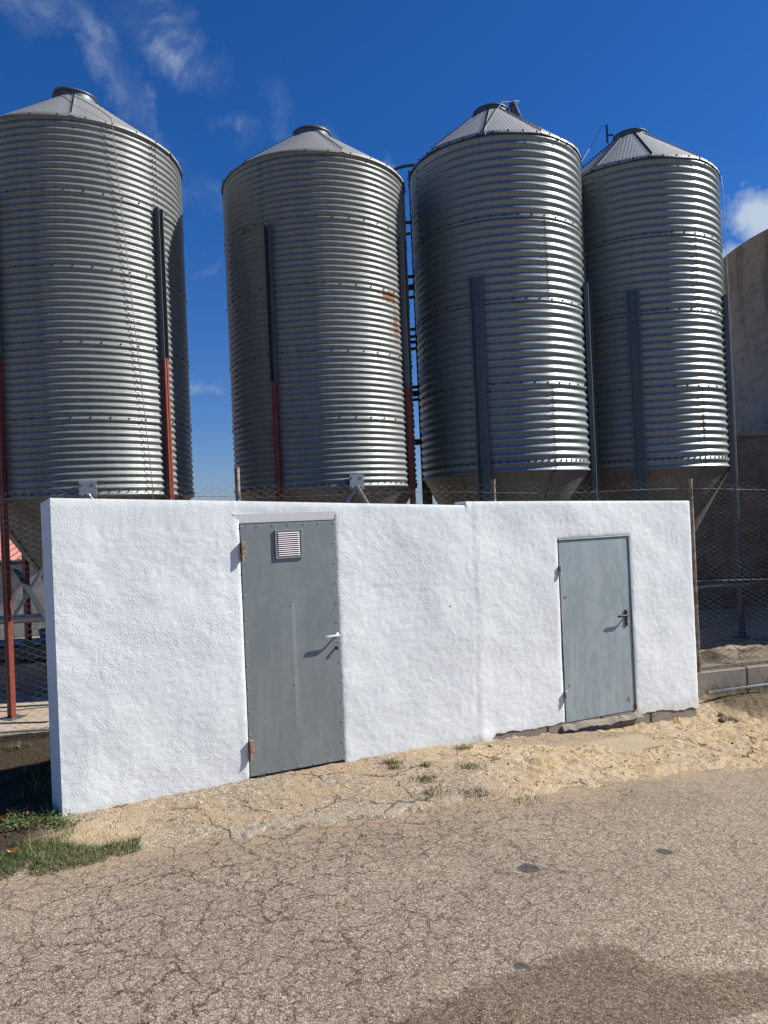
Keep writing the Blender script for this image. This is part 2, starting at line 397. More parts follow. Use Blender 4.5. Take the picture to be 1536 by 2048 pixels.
def doorpaint(name, c1, c2, streakc, smear, rust):
    m, nt, b = mat(name, c1, .42, .25, .5); P = coords(nt)
    big = noise(nt, P, 1.6, 5, .6, .3)
    c = mixc(nt, ramp(nt, big, [(.3, 0), (.7, 1)]), c1, c2)
    stn = noise(nt, scaled(nt, P, (16, 16, .8)), 1.2, 6, .7)
    sp = N(nt, 'ShaderNodeSeparateXYZ'); nt.links.new(P, sp.inputs[0]); Z = sp.outputs[2]; X = sp.outputs[0]
    low = ramp(nt, Z, [(.05, 1.0), (.95, .25)])
    c = mixc(nt, mth(nt, 'MULTIPLY', mth(nt, 'MULTIPLY', ramp(nt, stn, [(.5, 0), (.68, 1)]), low), smear), c, streakc)
    sw = noise(nt, scaled(nt, P, (3.0, 3.0, 1.1), rot=(0, .5, 0)), 2.6, 7, .75, 1.6)
    c = mixc(nt, mth(nt, 'MULTIPLY', ramp(nt, sw, [(.46, 0), (.60, .8), (.64, .2), (.78, 1)]), smear * .75), c, streakc)
    scr = noise(nt, scaled(nt, P, (30, 30, 5), rot=(0, .7, 0)), 1.5, 3, .6)
    c = mixc(nt, mth(nt, 'MULTIPLY', ramp(nt, scr, [(.715, 0), (.74, 1)]), .4), c, (.52, .55, .56))
    if rust:
        for (rx, rz, rr, col) in rust:
            d = mth(nt, 'SQRT', mth(nt, 'ADD', mth(nt, 'POWER', mth(nt, 'SUBTRACT', X, rx), 2), mth(nt, 'POWER', mth(nt, 'SUBTRACT', Z, rz), 2)))
            d = mth(nt, 'ADD', d, mth(nt, 'MULTIPLY', mth(nt, 'SUBTRACT', noise(nt, P, 40, 3), .5), rr * 1.3))
            c = mixc(nt, mth(nt, 'LESS_THAN', d, rr), c, col)
    else:
        # pale vertical line along the crease down the middle
        lm = mth(nt, 'MULTIPLY', ramp(nt, mth(nt, 'ABSOLUTE', mth(nt, 'SUBTRACT', X, .405)), [(.006, 1), (.018, 0)]), ramp(nt, Z, [(.25, 0), (.5, 1), (.999, 1)]))
        lm = mth(nt, 'MULTIPLY', lm, mth(nt, 'LESS_THAN', Z, 1.33)); c = mixc(nt, mth(nt, 'MULTIPLY', lm, .4), c, (.36, .39, .42))
    nt.links.new(c, b.inputs['Base Color'])
    nt.links.new(mth(nt, 'ADD', .36, mth(nt, 'MULTIPLY', sw, .25)), b.inputs['Roughness'])
    bump(nt, b, noise(nt, P, 2.2, 3), .25, .012); return m


MAT_D1 = doorpaint('grey_green_door_sheet', (.185, .212, .21), (.215, .243, .238), (.30, .325, .318), .45, None)
MAT_D2 = doorpaint('blue_grey_door_sheet', (.25, .31, .32), (.31, .355, .36), (.46, .51, .52), .6,
                   [(.055, 1.20, .018, (.28, .14, .07)), (.06, .35, .016, (.22, .18, .12)), (.775, .125, .022, (.2, .165, .11)), (.79, .10, .014, (.2, .165, .11)), (.855, .035, .03, (.22, .18, .12))])
m, nt, b = mat('zinc_rivet', (.5, .53, .52), .35, .6); MAT_RIVET = m
m, nt, b = mat('pale_vent_slat', (.80, .72, .70), .45, .1); MAT_SLAT = m
m, nt, b = mat('dark_gap', (.01, .01, .012), .8); MAT_GAP = m
m, nt, b = mat('rusty_hinge', (.3, .16, .07), .7, .3)
nt.links.new(mixc(nt, ramp(nt, noise(nt, coords(nt), 60, 4, .7), [(.4, 0), (.62, 1)]), (.42, .33, .22), (.17, .065, .03)), b.inputs['Base Color']); MAT_HINGE = m
m, nt, b = mat('brushed_white_handle', (.72, .72, .66), .3, .3); MAT_HANDLE = m
m, nt, b = mat('grey_hinge', (.45, .48, .49), .5, .3); MAT_HGREY = m


# ---- ground materials
m, nt, b = mat('chip_sealed_road', (.2, .16, .12), .92, 0, .15); P = wpos(nt)
vs_ = N(nt, 'ShaderNodeTexVoronoi'); vs_.inputs['Scale'].default_value = 125; nt.links.new(P, vs_.inputs['Vector'])
sc2 = N(nt, 'ShaderNodeSeparateColor'); nt.links.new(vs_.outputs['Color'], sc2.inputs[0])
c = ramp(nt, sc2.outputs[0], [(0, (.135, .103, .074)), (.45, (.252, .200, .150)), (.8, (.335, .272, .205)), (1, (.50, .425, .325))])
ng = noise(nt, P, 95, 3, .7)
c = mixc(nt, .6, c, ramp(nt, ng, [(.32, .68), (.68, 1.22)]), 'MULTIPLY')
bigp = noise(nt, P, .9, 5, .6); c = mixc(nt, 1.0, c, ramp(nt, bigp, [(.3, (.84, .83, .82)), (.7, (1.12, 1.1, 1.08))]), 'MULTIPLY')
pale = mth(nt, 'MULTIPLY', ramp(nt, noise(nt, scaled(nt, P, (1, 1.7, 1)), 2.1, 6, .7, .3), [(.58, 0), (.78, 1)]), .5)
c = mixc(nt, pale, c, (.36, .31, .24))
at = N(nt, 'ShaderNodeAttribute', attribute_name='stain'); stf = mth(nt, 'ADD', at.outputs['Fac'], mth(nt, 'MULTIPLY', mth(nt, 'SUBTRACT', noise(nt, P, 7, 8, .75), .5), 1.1))
c = mixc(nt, mth(nt, 'MULTIPLY', ramp(nt, stf, [(.35, 0), (.65, 1)]), .62), c, mixc(nt, 1.0, c, (.42, .36, .31), 'MULTIPLY'))
ad = N(nt, 'ShaderNodeAttribute', attribute_name='tar'); c = mixc(nt, mth(nt, 'MULTIPLY', ramp(nt, ad.outputs['Fac'], [(.4, 0), (.6, 1)]), .9), c, (.068, .064, .058))
asd = N(nt, 'ShaderNodeAttribute', attribute_name='dust'); c = mixc(nt, mth(nt, 'MULTIPLY', asd.outputs['Fac'], ramp(nt, noise(nt, P, 5, 5, .7), [(.35, .1), (.6, .8)])), c, (.36, .265, .165))
d1 = crackset(nt, P, 4.2, .02, .22, (3.1, 1.7, 0)); d2 = crackset(nt, P, 9.0, .02, .13, (9.2, 4.4, 0))
g1 = ramp(nt, noise(nt, P, 2.0, 4, .6), [(.36, 0), (.55, 1)]); g2 = ramp(nt, noise(nt, scaled(nt, P, (1, 1, 1), (5, 2, 0)), 1.4, 4, .6), [(.38, 0), (.52, 1)])
ac = N(nt, 'ShaderNodeAttribute', attribute_name='crack').outputs['Fac']
k1 = mth(nt, 'MULTIPLY', mth(nt, 'MULTIPLY', ramp(nt, d1, [(.008, 1), (.022, 0)]), g1), ac)
k2 = mth(nt, 'MULTIPLY', mth(nt, 'MULTIPLY', ramp(nt, d2, [(.006, 1), (.026, 0)]), g2), ac)
kk = mth(nt, 'MAXIMUM', k1, mth(nt, 'MULTIPLY', k2, .85))
kk = mth(nt, 'MULTIPLY', kk, ramp(nt, noise(nt, P, 12, 4, .7), [(.38, .25), (.50, 1)]))
c = mixc(nt, mth(nt, 'MULTIPLY', kk, .78), c, (.04, .028, .02))
nt.links.new(c, b.inputs['Base Color'])
hh = mth(nt, 'SUBTRACT', mth(nt, 'ADD', mth(nt, 'MULTIPLY', vs_.outputs['Distance'], -.8), mth(nt, 'MULTIPLY', ng, 1.2)), mth(nt, 'MULTIPLY', kk, 2.5))
p1 = bump(nt, b, hh, 1.0, .005); bump(nt, b, noise(nt, P, 22, 3, .6), .35, .008, p1); MAT_ROAD = m

m, nt, b = mat('sandy_verge', (.4, .27, .14), .95, 0, .1); P = wpos(nt)
asn = N(nt, 'ShaderNodeAttribute', attribute_name='sand').outputs['Fac']
n1 = noise(nt, P, 2.2, 6, .65, .3); n2 = noise(nt, P, 75, 4, .75); n3 = noise(nt, P, 11, 6, .7)
sand = mixc(nt, ramp(nt, n1, [(.32, 0), (.66, 1)]), (.455, .33, .19), (.46, .37, .255))
sand = mixc(nt, mth(nt, 'MULTIPLY', ramp(nt, n3, [(.5, 0), (.66, 1)]), .5), sand, (.36, .235, .11))
vv = N(nt, 'ShaderNodeTexVoronoi'); vv.inputs['Scale'].default_value = 70; nt.links.new(P, vv.inputs['Vector'])
s3 = N(nt, 'ShaderNodeSeparateColor'); nt.links.new(vv.outputs['Color'], s3.inputs[0])
apr = ramp(nt, s3.outputs[0], [(0, (.16, .115, .075)), (.4, (.30, .235, .165)), (.8, (.41, .335, .25)), (1, (.58, .50, .40))])
apr = mixc(nt, mth(nt, 'MULTIPLY', ramp(nt, n1, [(.42, 0), (.62, 1)]), .75), apr, (.40, .29, .175))
apr = mixc(nt, mth(nt, 'MULTIPLY', ramp(nt, n3, [(.52, 0), (.7, 1)]), .5), apr, (.43, .37, .29))
c = mixc(nt, asn, apr, sand)
ap = N(nt, 'ShaderNodeAttribute', attribute_name='cement').outputs['Fac']; c = mixc(nt, mth(nt, 'MULTIPLY', ap, ramp(nt, noise(nt, P, 7, 5, .7), [(.35, .25), (.6, .85)])), c, (.36, .32, .26))
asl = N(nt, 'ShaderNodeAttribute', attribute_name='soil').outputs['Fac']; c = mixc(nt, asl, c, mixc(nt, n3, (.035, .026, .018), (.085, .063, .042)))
c = mixc(nt, .7, c, ramp(nt, n2, [(.3, .5), (.66, 1.22)]), 'MULTIPLY')
cr = crackset(nt, P, 1.7, .02, .35, (1.3, 7.7, 0)); ck = mth(nt, 'MULTIPLY', ramp(nt, cr, [(.006, 1), (.022, 0)]), ramp(nt, noise(nt, P, 1.8, 3), [(.45, 0), (.55, 1)]))
c = mixc(nt, mth(nt, 'MULTIPLY', ck, .7), c, (.09, .055, .03))
nt.links.new(c, b.inputs['Base Color'])
p1 = bump(nt, b, mth(nt, 'SUBTRACT', mth(nt, 'ADD', n2, mth(nt, 'MULTIPLY', vv.outputs['Distance'], -.9)), mth(nt, 'MULTIPLY', ck, 2)), 1.0, .008)
bump(nt, b, n3, .55, .018, p1); MAT_VERGE = m
m, nt, b = mat('dry_earth', (.36, .27, .17), .95, 0, .1); P = wpos(nt)
c = mixc(nt, ramp(nt, noise(nt, P, .3, 6, .6), [(.35, 0), (.65, 1)]), (.16, .12, .07), (.07, .085, .035)); nt.links.new(c, b.inputs['Base Color']); MAT_EARTH = m
m, nt, b = mat('green_grass', (.06, .09, .02), .7, 0, .3)
rnd = N(nt, 'ShaderNodeAttribute', attribute_name='tone').outputs['Fac']
nt.links.new(ramp(nt, rnd, [(0, (.035, .065, .018)), (.5, (.075, .115, .032)), (.8, (.13, .15, .055)), (1, (.30, .25, .12))]), b.inputs['Base Color']); MAT_GRASS = m
m, nt, b = mat('pebble_stone', (.4, .34, .27), .9, 0, .2); rnd = N(nt, 'ShaderNodeAttribute', attribute_name='tone').outputs['Fac']
nt.links.new(ramp(nt, rnd, [(0, (.12, .09, .065)), (.4, (.33, .25, .17)), (.8, (.46, .38, .28)), (1, (.62, .57, .48))]), b.inputs['Base Color']); MAT_PEB = m
m, nt, b = mat('dry_orange_leaf', (.50, .20, .07), .7); MAT_LEAF = m

# ------------------------------------------------------------------ ground, road, verge
WA = math.radians(24); WD = np.array([math.cos(WA), math.sin(WA)]); WN = np.array([math.sin(WA), -math.cos(WA)]); WO = -5.83 * WN
# (wall origin = WN * -5.83; n points to the viewer side)
WO = WN * -5.83


def G(x, y):
    x = np.asarray(x, float); y = np.asarray(y, float)
    g = -.076 * np.log1p(np.exp((x - .35) * 4)) / 4
    g = np.maximum(g, -.30)
    s = (x - WO[0]) * WD[0] + (y - WO[1]) * WD[1]
    return g + .13 * sstep(s, 6.0, 7.0) * sstep(y, 7.2, 8.4)


EX = [-12, -6, -3.5, -2.3, -2.09, -1.56, -.96, -.52, -.12, .2, .45, .93, 1.39, 2.01, 3.17, 7, 14]
EY = [1.0, 3.1, 3.95, 4.29, 4.45, 4.66, 4.84, 4.97, 5.09, 5.21, 5.29, 5.40, 5.63, 5.87, 6.32, 7.6, 9.5]


def poly_mask(X, Y, poly):
    inside = np.zeros(X.shape, bool); n = len(poly)
    for i in range(n):
        x1, y1 = poly[i]; x2, y2 = poly[(i + 1) % n]
        c = ((y1 > Y) != (y2 > Y)) & (X < (x2 - x1) * (Y - y1) / (y2 - y1 + 1e-12) + x1); inside ^= c
    return inside.astype(float)


def blur(a, k):
    for ax in (0, 1):
        for _ in range(k): a = (np.roll(a, 1, ax) + np.roll(a, -1, ax) + a) / 3
    return a


def setattr_f(me, name, arr):
    at = me.attributes.new(name, 'FLOAT', 'POINT'); at.data.foreach_set('value', np.asarray(arr, np.float32).ravel())


xs = np.arange(-4.2, 6.2, .026); ys = np.arange(1.6, 7.2, .026); X, Y = np.meshgrid(xs, ys)
Z = G(X, Y) + fbm(X * .9, Y * .9, 3, 5) * .010 + fbm(X * 9, Y * 9, 3, 9) * .0035
xb = np.concatenate([[-60, -30, -14, -8], xs, [9, 14, 30, 60]])
road_me = mesh_np('asphalt_road', np.stack([X, Y, Z], -1), grid_q(*X.shape), True)
stain = poly_mask(X, Y, [(-.25, 2.9), (.02, 3.04), (.19, 3.16), (.33, 3.28), (.57, 3.34), (.71, 3.48), (1.0, 3.57), (1.11, 3.49), (1.14, 3.34), (1.64, 3.38), (2.1, 3.42), (2.1, 3.2), (1.54, 3.14), (1.19, 2.98), (1.0, 2.8), (.3, 2.6)])
setattr_f(road_me, 'stain', blur(stain, 9))
tar = np.zeros_like(X)
for (tx, ty, tr) in [(.75, 4.30, .055), (.47, 4.19, .03), (1.64, 4.58, .045), (.53, 3.38, .035), (.63, 3.6, .022), (.40, 2.97, .03), (-1.69, 3.66, .025), (-1.01, 3.45, .02), (.35, 4.58, .025), (.9, 4.0, .02)]:
    d = np.hypot((X - tx) * .8, Y - ty) + vn(X * 45, Y * 45, 3) * tr * .9; tar = np.maximum(tar, (d < tr) * 1.0)
setattr_f(road_me, 'tar', blur(tar, 1))
ye = np.interp(X, EX, EY); setattr_f(road_me, 'dust', np.exp(-np.maximum(ye - Y, 0) / .22))
setattr_f(road_me, 'crack', .28 + .72 * sstep(-X + .45 * Y, .2, 2.6))
road = link('asphalt_road', road_me, None, MAT_ROAD); tag(road, 'pale brown chip-sealed road with fine cracks and a damp stain', kind='structure')
# the road beyond the detailed sheet, and open ground to the horizon
def outer_road():
    mb = MB(); zr = -.010
    def quad(x0, x1, y0, y1):
        nx = max(2, int((x1 - x0) / 3)); g = [[(x, y, float(G(x, y)) - .004) for x in np.linspace(x0, x1, nx)] for y in (y0, y1)]
        mb.add(g[0] + g[1], [(i, i + 1, nx + i + 1, nx + i) for i in range(nx - 1)])
    quad(-40, -4.19, -8, 3.2); quad(-4.19, 6.18, -8, 1.61); quad(6.17, 40, -8, 6.6)
    return mb.mesh('road_beyond')
orr = link('road_beyond', outer_road(), None, MAT_ROAD); tag(orr, 'pale chip-sealed road surface running on outside the picture', kind='structure')
mb = MB(); gx = [-1500, -300, -60, -20, 0, 20, 60, 300, 1500]; gy = [-1500, -300, -60, -8.5, 9.5, 60, 300, 1500]
mb.add([(x, y, -.36) for y in gy for x in gx], [(j * 9 + i, j * 9 + i + 1, (j + 1) * 9 + i + 1, (j + 1) * 9 + i) for j in range(7) for i in range(8)])
tag(mb.build('ground', MAT_EARTH), 'dry open ground reaching to the horizon', kind='structure')

FA = math.radians(14.6); FD = np.array([math.cos(FA), math.sin(FA)]); FO = np.array([-3.2, 6.62])      # kerb / fence line
xs = np.arange(-4.6, 7.4, .017); ys = np.arange(3.6, 9.7, .017); X, Y = np.meshgrid(xs, ys)
ye = np.interp(X, EX, EY) + fbm(X * 3, Y * 3, 3, 31) * .14 + fbm(X * 14, Y * 14, 3, 35) * .06
d = Y - ye
wd = np.where((X > -1.0) & (X < .45), .02, .17)
g0 = G(X, Y)
hgt = np.where(d > 0, sstep(d, -.01, .0) * 0, 0) + sstep(d / wd, -.4, 1.0) * .026 - .013
s_w = (X - WO[0]) * WD[0] + (Y - WO[1]) * WD[1]; n_w = (X - WO[0]) * WN[0] + (Y - WO[1]) * WN[1]
sandm = sstep(s_w + fbm(X * 2, Y * 2, 3, 8) * .8, 2.6, 3.5)
hgt = hgt + fbm(X * 1.3, Y * 1.3, 3, 40) * .018 * sstep(d, 0, .4)
hgt = hgt + (fbm(X * 5, Y * 9, 4, 44) * .024 * (.3 + .7 * sandm)) * sstep(d, 0, .15)
hgt = hgt + fbm(X * 26, Y * 26, 3, 47) * (.008 + .012 * sandm) * sstep(d, -.02, .1)
rid = 1 - np.abs(fbm(X * 2.2 + Y * .8, Y * 4 - X * 1.5, 3, 60)) * 7; hgt = hgt + np.clip(rid, 0, 1) * -.016 * sstep(d, .1, .4) * (.4 + .6 * sandm)
hgt = hgt - .035 * sandm * sstep(n_w, .5, .05) * (n_w > 0) * sstep(s_w, 3.2, 3.6) * (s_w < 6.4)
dirt_heap = np.exp(-((X - 1.35) ** 2 / .25 + (Y - 6.25) ** 2 / .05)) * .03; hgt = hgt + dirt_heap
n_k = -(X - FO[0]) * FD[1] + (Y - FO[1]) * FD[0]        # > 0 behind the kerb line
hgt = hgt + .17 * sstep(n_k, -.75, -.12) * sstep(-X, 2.2, 2.5)
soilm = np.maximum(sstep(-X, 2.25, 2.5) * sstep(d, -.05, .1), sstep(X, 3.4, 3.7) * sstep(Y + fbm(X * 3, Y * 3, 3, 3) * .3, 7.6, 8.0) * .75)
Z = g0 + hgt
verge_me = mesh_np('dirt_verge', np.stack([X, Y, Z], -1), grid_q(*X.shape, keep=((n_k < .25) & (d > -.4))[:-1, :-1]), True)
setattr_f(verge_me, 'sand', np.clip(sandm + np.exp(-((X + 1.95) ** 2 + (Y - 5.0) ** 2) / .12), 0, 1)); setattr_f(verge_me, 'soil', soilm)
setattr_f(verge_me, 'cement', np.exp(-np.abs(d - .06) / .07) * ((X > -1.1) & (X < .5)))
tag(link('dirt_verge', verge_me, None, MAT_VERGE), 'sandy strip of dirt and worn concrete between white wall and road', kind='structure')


def zg(x, y):
    i = int(np.clip((y - ys[0]) / .017, 0, len(ys) - 1)); j = int(np.clip((x - xs[0]) / .017, 0, len(xs) - 1)); return float(Z[i, j])


# yard slab behind the kerb
mb = MB()
def yard_pt(a, b): p = FO + FD * a + np.array([-FD[1], FD[0]]) * b; return (p[0], p[1])
P4 = [yard_pt(-40, .1), yard_pt(45, .1), yard_pt(45, 40), yard_pt(-40, 40)]
mb.add([(x, y, .165) for x, y in P4] + [(x, y, -.3) for x, y in P4], [(0, 1, 2, 3), (0, 4, 5, 1)])
tag(mb.build('yard_slab', MAT_YARD), 'sun-bleached concrete yard floor under the silos', kind='structure')
# kerb of single concrete blocks under the fence
kerb = empty('kerb', (FO[0], FO[1], 0), FA); tag(kerb, 'low kerb of concrete blocks under the chain link fence', kind='structure')
kb = MB().box((0, .1, 0), (.985, .20, .40), bev=.008).mesh('kerb_block'); kb.materials.append(MAT_CURB)
for k in range(-5, 16):
    link('kerb_block', kb, kerb, None, loc=(k * 1.0 + .02, random.uniform(-.006, .006), -.065 + random.uniform(-.006, .006)), rot=(0, 0, random.uniform(-.004, .004)))
# loose earth banked up against the kerb on the right, behind the fence
xs2 = np.arange(6.2, 13, .03); ys2 = np.arange(.14, 1.3, .03); A2, B2 = np.meshgrid(xs2, ys2)
Z2 = .165 + .10 * sstep(B2, .14, .5) * (1 - sstep(B2, .8, 1.3)) + fbm(A2 * 5, B2 * 5, 4, 77) * .06 - .005
PX = FO[0] + FD[0] * A2 - FD[1] * B2; PY = FO[1] + FD[1] * A2 + FD[0] * B2
bank_me = mesh_np('earth_bank', np.stack([PX, PY, Z2], -1), grid_q(*A2.shape), True)
setattr_f(bank_me, 'sand', np.ones_like(A2) * .3); setattr_f(bank_me, 'soil', np.clip(.1 + fbm(A2 * 3, B2 * 3, 3, 7), 0, .6)); setattr_f(bank_me, 'cement', np.zeros_like(A2) + .2)
tag(link('earth_bank', bank_me, None, MAT_VERGE), 'low bank of loose stony earth behind the kerb', kind='structure')

# ------------------------------------------------------------------ the white wall with two doors
SH = empty('utility_wall', (WO[0], WO[1], 0), WA, label='long white stucco wall with two grey steel doors, standing in front of the silos', cat='wall')
S0, S1 = -.02, 6.12
topS = np.array([-.03, 1.35, 2.75, 3.402, 3.408, 4.63, 6.14]); topZ = np.array([2.277, 2.213, 2.144, 2.112, 2.146, 2.113, 2.070])
botS = np.array([-.03, .4, .95, 1.33, 2.16, 2.9, 3.37, 3.47, 3.56, 3.62, 4.1, 4.40, 5.32, 5.7, 6.14]); botZ = np.array([-.03, -.03, -.03, -.03, -.03, -.05, -.07, -.09, -.05, .012, -.002, -.008, -.045, -.085, -.10])
D1 = (1.337, 2.146, 2.033); D2 = (4.398, 5.285, 1.758)
sv = np.unique(np.round(np.concatenate([np.arange(S0, S1, .0125), [S1, D1[0], D1[1], D2[0], D2[1], 3.402, 3.408]]), 4))
vv_ = np.unique(np.round(np.concatenate([np.arange(0, 1, .0058), [1]]), 5))
zrow = -.05 + vv_ * 2.14
i1 = np.argmin(abs(zrow - D1[2])); zrow[i1] = D1[2]; i2 = np.argmin(abs(zrow - D2[2])); zrow[i2] = D2[2]
SS, ZZ = np.meshgrid(sv, zrow)
tz = np.interp(SS, topS, topZ); bz = np.interp(SS, botS, botZ) + fbm(SS * 14, SS * 0 + 3, 4, 5) * .022 * sstep(SS, 3.3, 3.6) + fbm(SS * 3, SS * 0 + 9, 3, 5) * .01
zl = 1.5 * 0 + D1[2]
ZM = np.where(ZZ > zl, zl + (ZZ - zl) / (zrow[-1] - zl) * (tz - zl), ZZ)
lo = .25; ZM = np.where(ZZ < lo, bz + (ZZ - zrow[0]) / (lo - zrow[0]) * (lo - bz), ZM)
ed = lambda: None
dy = fbm(SS * 1.6, ZM * 1.6, 3, 101) * .016 + fbm(SS * 7, ZM * 7, 3, 105) * .0025 + fbm(SS * 30, ZM * 30, 2, 109) * .0022
# vertical crease where the two builds meet, and bulge at its foot
cs = 3.44 + fbm(ZM * 1.5, ZM * 0, 2, 4) * .05
dy = dy - .0022 * np.exp(-((SS - cs) / .03) ** 2) + .006 * sstep(SS, cs - .10, cs + .08) * np.exp(-np.maximum(SS - cs, 0) / .35)
dy = dy + .018 * np.exp(-((SS - 3.47) / .09) ** 2 - ((ZM + .02) / .09) ** 2)
edge = np.minimum.reduce([S1 - SS, tz - ZM]); dy = dy - .006 * np.exp(-np.maximum(edge, 0) / .010)
for (a, bb_, tt) in (D1, D2):
    dd = np.maximum(np.maximum(a - SS, SS - bb_), ZM - tt); dy = dy - .006 * np.exp(-np.maximum(dd, 0) / .012)
Yf = -dy
tl_ = np.clip((2.112 - ZM) / .076, 0, 1)
lm_ = (SS > 1.292 + .046 * tl_) & (SS < 2.156 - .012 * tl_) & (ZM > D1[2] - .001) & (ZM < 2.110)
Yf = np.where(lm_, np.maximum(Yf * .3, .004 + .016 * np.clip((2.112 - ZM) / .076, 0, 1)), Yf)
cx = (SS[:-1, :-1] + SS[1:, 1:]) / 2; cz = (ZZ[:-1, :-1] + ZZ[1:, 1:]) / 2
keep = ~(((cx > D1[0]) & (cx < D1[1]) & (cz < D1[2])) | ((cx > D2[0]) & (cx < D2[1]) & (cz < D2[2])))
front = np.stack([SS, Yf, ZM], -1); q = grid_q(*SS.shape, keep=keep)
nv_ = SS.size; extraP = []; extraQ = []; base = nv_; TH = .20


def strip(pts, depth_to):      # extrude a border polyline back to local y = depth_to
    global base
    n = len(pts); steps = 6
    for k in range(0, steps + 1):
        for p in pts:
            t = k / steps; sk = math.exp(-max(p[1][0] - S0, 0) / .15) if depth_to == TH else 0
            extraP.append((p[1][0] - .066 * sk * t, p[1][1] + (depth_to - p[1][1]) * t, p[1][2] - .03 * sk * t * (p[1][2] > 1.9)))
    def I(k, i): return base + k * n + i
    for k in range(steps):
        for i in range(n - 1): extraQ.append((I(k, i), I(k, i + 1), I(k + 1, i + 1), I(k + 1, i)))
    base += (steps + 1) * n


idx = np.arange(nv_).reshape(SS.shape)
def line(r, c): return [(int(idx[a, b_]), tuple(front[a, b_])) for a, b_ in zip(r, c)]
ny, nx = SS.shape
strip(line([ny - 1] * nx, range(nx)), TH); strip(line(range(ny - 1, -1, -1), [0] * ny), TH); strip(line(range(ny), [nx - 1] * ny), TH)
for (a, bb_, tt) in (D1, D2):
    ja, jb = int(np.argmin(abs(sv - a))), int(np.argmin(abs(sv - bb_))); it = int(np.argmin(abs(zrow - tt)))
    strip(line(range(it + 1), [ja] * (it + 1)), .10); strip(line([it] * (jb - ja + 1), range(ja, jb + 1)), .10); strip(line(range(it, -1, -1), [jb] * (it + 1)), .10)
strip(line([0] * nx, range(nx)), .05)
bk = len(front.reshape(-1, 3)) + len(extraP)
extraP += [(S0 - .066, TH, -.1), (S1, TH, -.1), (S1, TH, 2.07), (3.405, TH, 2.12), (S0 - .066, TH, 2.247)]
PV = np.concatenate([front.reshape(-1, 3), np.array(extraP)]); QV = np.concatenate([q, np.array(extraQ), [[bk, bk + 4, bk + 3, bk + 2]]])
wm = mesh_np('stucco_face', PV, QV, True)
sm = np.ones(len(wm.polygons), bool); sm[len(q):] = False; wm.polygons.foreach_set('use_smooth', sm)
link('stucco_face', wm, SH, MAT_STUCCO)
# splayed smooth strip above the tall door
mb = MB(); a, bq = 1.287, 2.160
mb.add([(a, .003, 2.112), (bq, .003, 2.106), (2.146, .016, 2.036), (1.337, .016, 2.038), (a, .03, 2.112), (bq, .03, 2.106), (2.146, .03, 2.036), (1.337, .03, 2.038)],
       [(3, 2, 1, 0), (0, 1, 5, 4), (3, 0, 4, 7), (1, 2, 6, 5), (2, 3, 7, 6)])
# the strip is proud of the stucco by a couple of millimetres at its top edge
tag(mb.build('lintel', MAT_LINTEL, SH), 'smooth white splayed strip above the tall door')
# footing blocks showing under the right half
for (s0, s1, zt, zb) in [(3.58, 4.19, .03, -.20), (4.205, 4.83, .02, -.22), (4.845, 5.46, .005, -.26), (5.475, 6.10, -.03, -.32)]:
    MB().box(((s0 + s1) / 2, .105, (zt + zb) / 2), (s1 - s0, .19, zt - zb), bev=.008).build('footing_block', MAT_BLOCK, SH)
# mortar lip / rough sill under the second door
sx = np.linspace(4.36, 5.34, 60); yy = np.linspace(-.03, .09, 8); A, B = np.meshgrid(sx, yy)
zsl = -.028 + .0 * A + fbm(A * 12, B * 12, 3, 12) * .03 - .05 * sstep(-B, 0, .035) - .010 * (A - 4.4)
link('rough_sill', mesh_np('rough_sill', np.stack([A, B, zsl], -1), grid_q(*A.shape), True), SH, MAT_BLOCK)

# ---- tall riveted door
def rivet_mb(pts, r=.0065, hgt=.004):
    mb = MB()
    for (x, z) in pts: mb.add([(x + r * math.cos(t * PI / 3), 0, z + r * math.sin(t * PI / 3)) for t in range(6)] + [(x + .5 * r * math.cos(t * PI / 3), -hgt, z + .5 * r * math.sin(t * PI / 3)) for t in range(6)],
                              [(i, (i + 1) % 6, 6 + (i + 1) % 6, 6 + i)[::-1] for i in range(6)] + [tuple(range(6, 12))[::-1]])
    return mb


DR = empty('door'); DR.parent = SH; DR.location = (1.345, .006, .03); DR['label'] = 'tall grey-green steel door with rivets and a small louvre'
w1, h1 = .80, 1.998
nxs, nzs = 40, 80; A, B = np.meshgrid(np.linspace(0, w1, nxs), np.linspace(0, h1, nzs))
dd = fbm(A * 2.5, B * 1.5, 2, 200) * .004 + .0012 * np.exp(-((A - .405) / .02) ** 2) * sstep(B, .2, .5) * sstep(-B, -1.5, -1.1)
pv = np.stack([A, -dd, B], -1).reshape(-1, 3); q = grid_q(nzs, nxs)
mb = MB(); mb.add(pv, [tuple(t) for t in q]); mb.box((w1 / 2, .028, h1 / 2), (w1 - .002, .05, h1 - .002))
dp = mb.build('door_panel', MAT_D1, DR)
MB().box((w1 / 2, .075, h1 / 2), (w1 + .012, .01, h1 + .06)).build('door_backing', MAT_GAP, DR)
riv = [(.012 + k * (w1 - .024) / 6, h1 - .016) for k in range(7)] + [(.014, h1 - .016 - k * .1835) for k in range(1, 11)] + [(w1 - .014, h1 - .016 - k * .166) for k in range(1, 12)] + \
      [(.014 + k * (w1 - .028) / 6, .016) for k in range(7)] + [(.398, 1.33), (.398, .684), (.255, 1.93), (.52, 1.93)]
rm_ = rivet_mb([(0, 0)]).mesh('rivet'); rm_.materials.append(MAT_RIVET)
for (x, z) in riv[:-2]: link('rivet', rm_, DR, None, loc=(x, -.003, z))
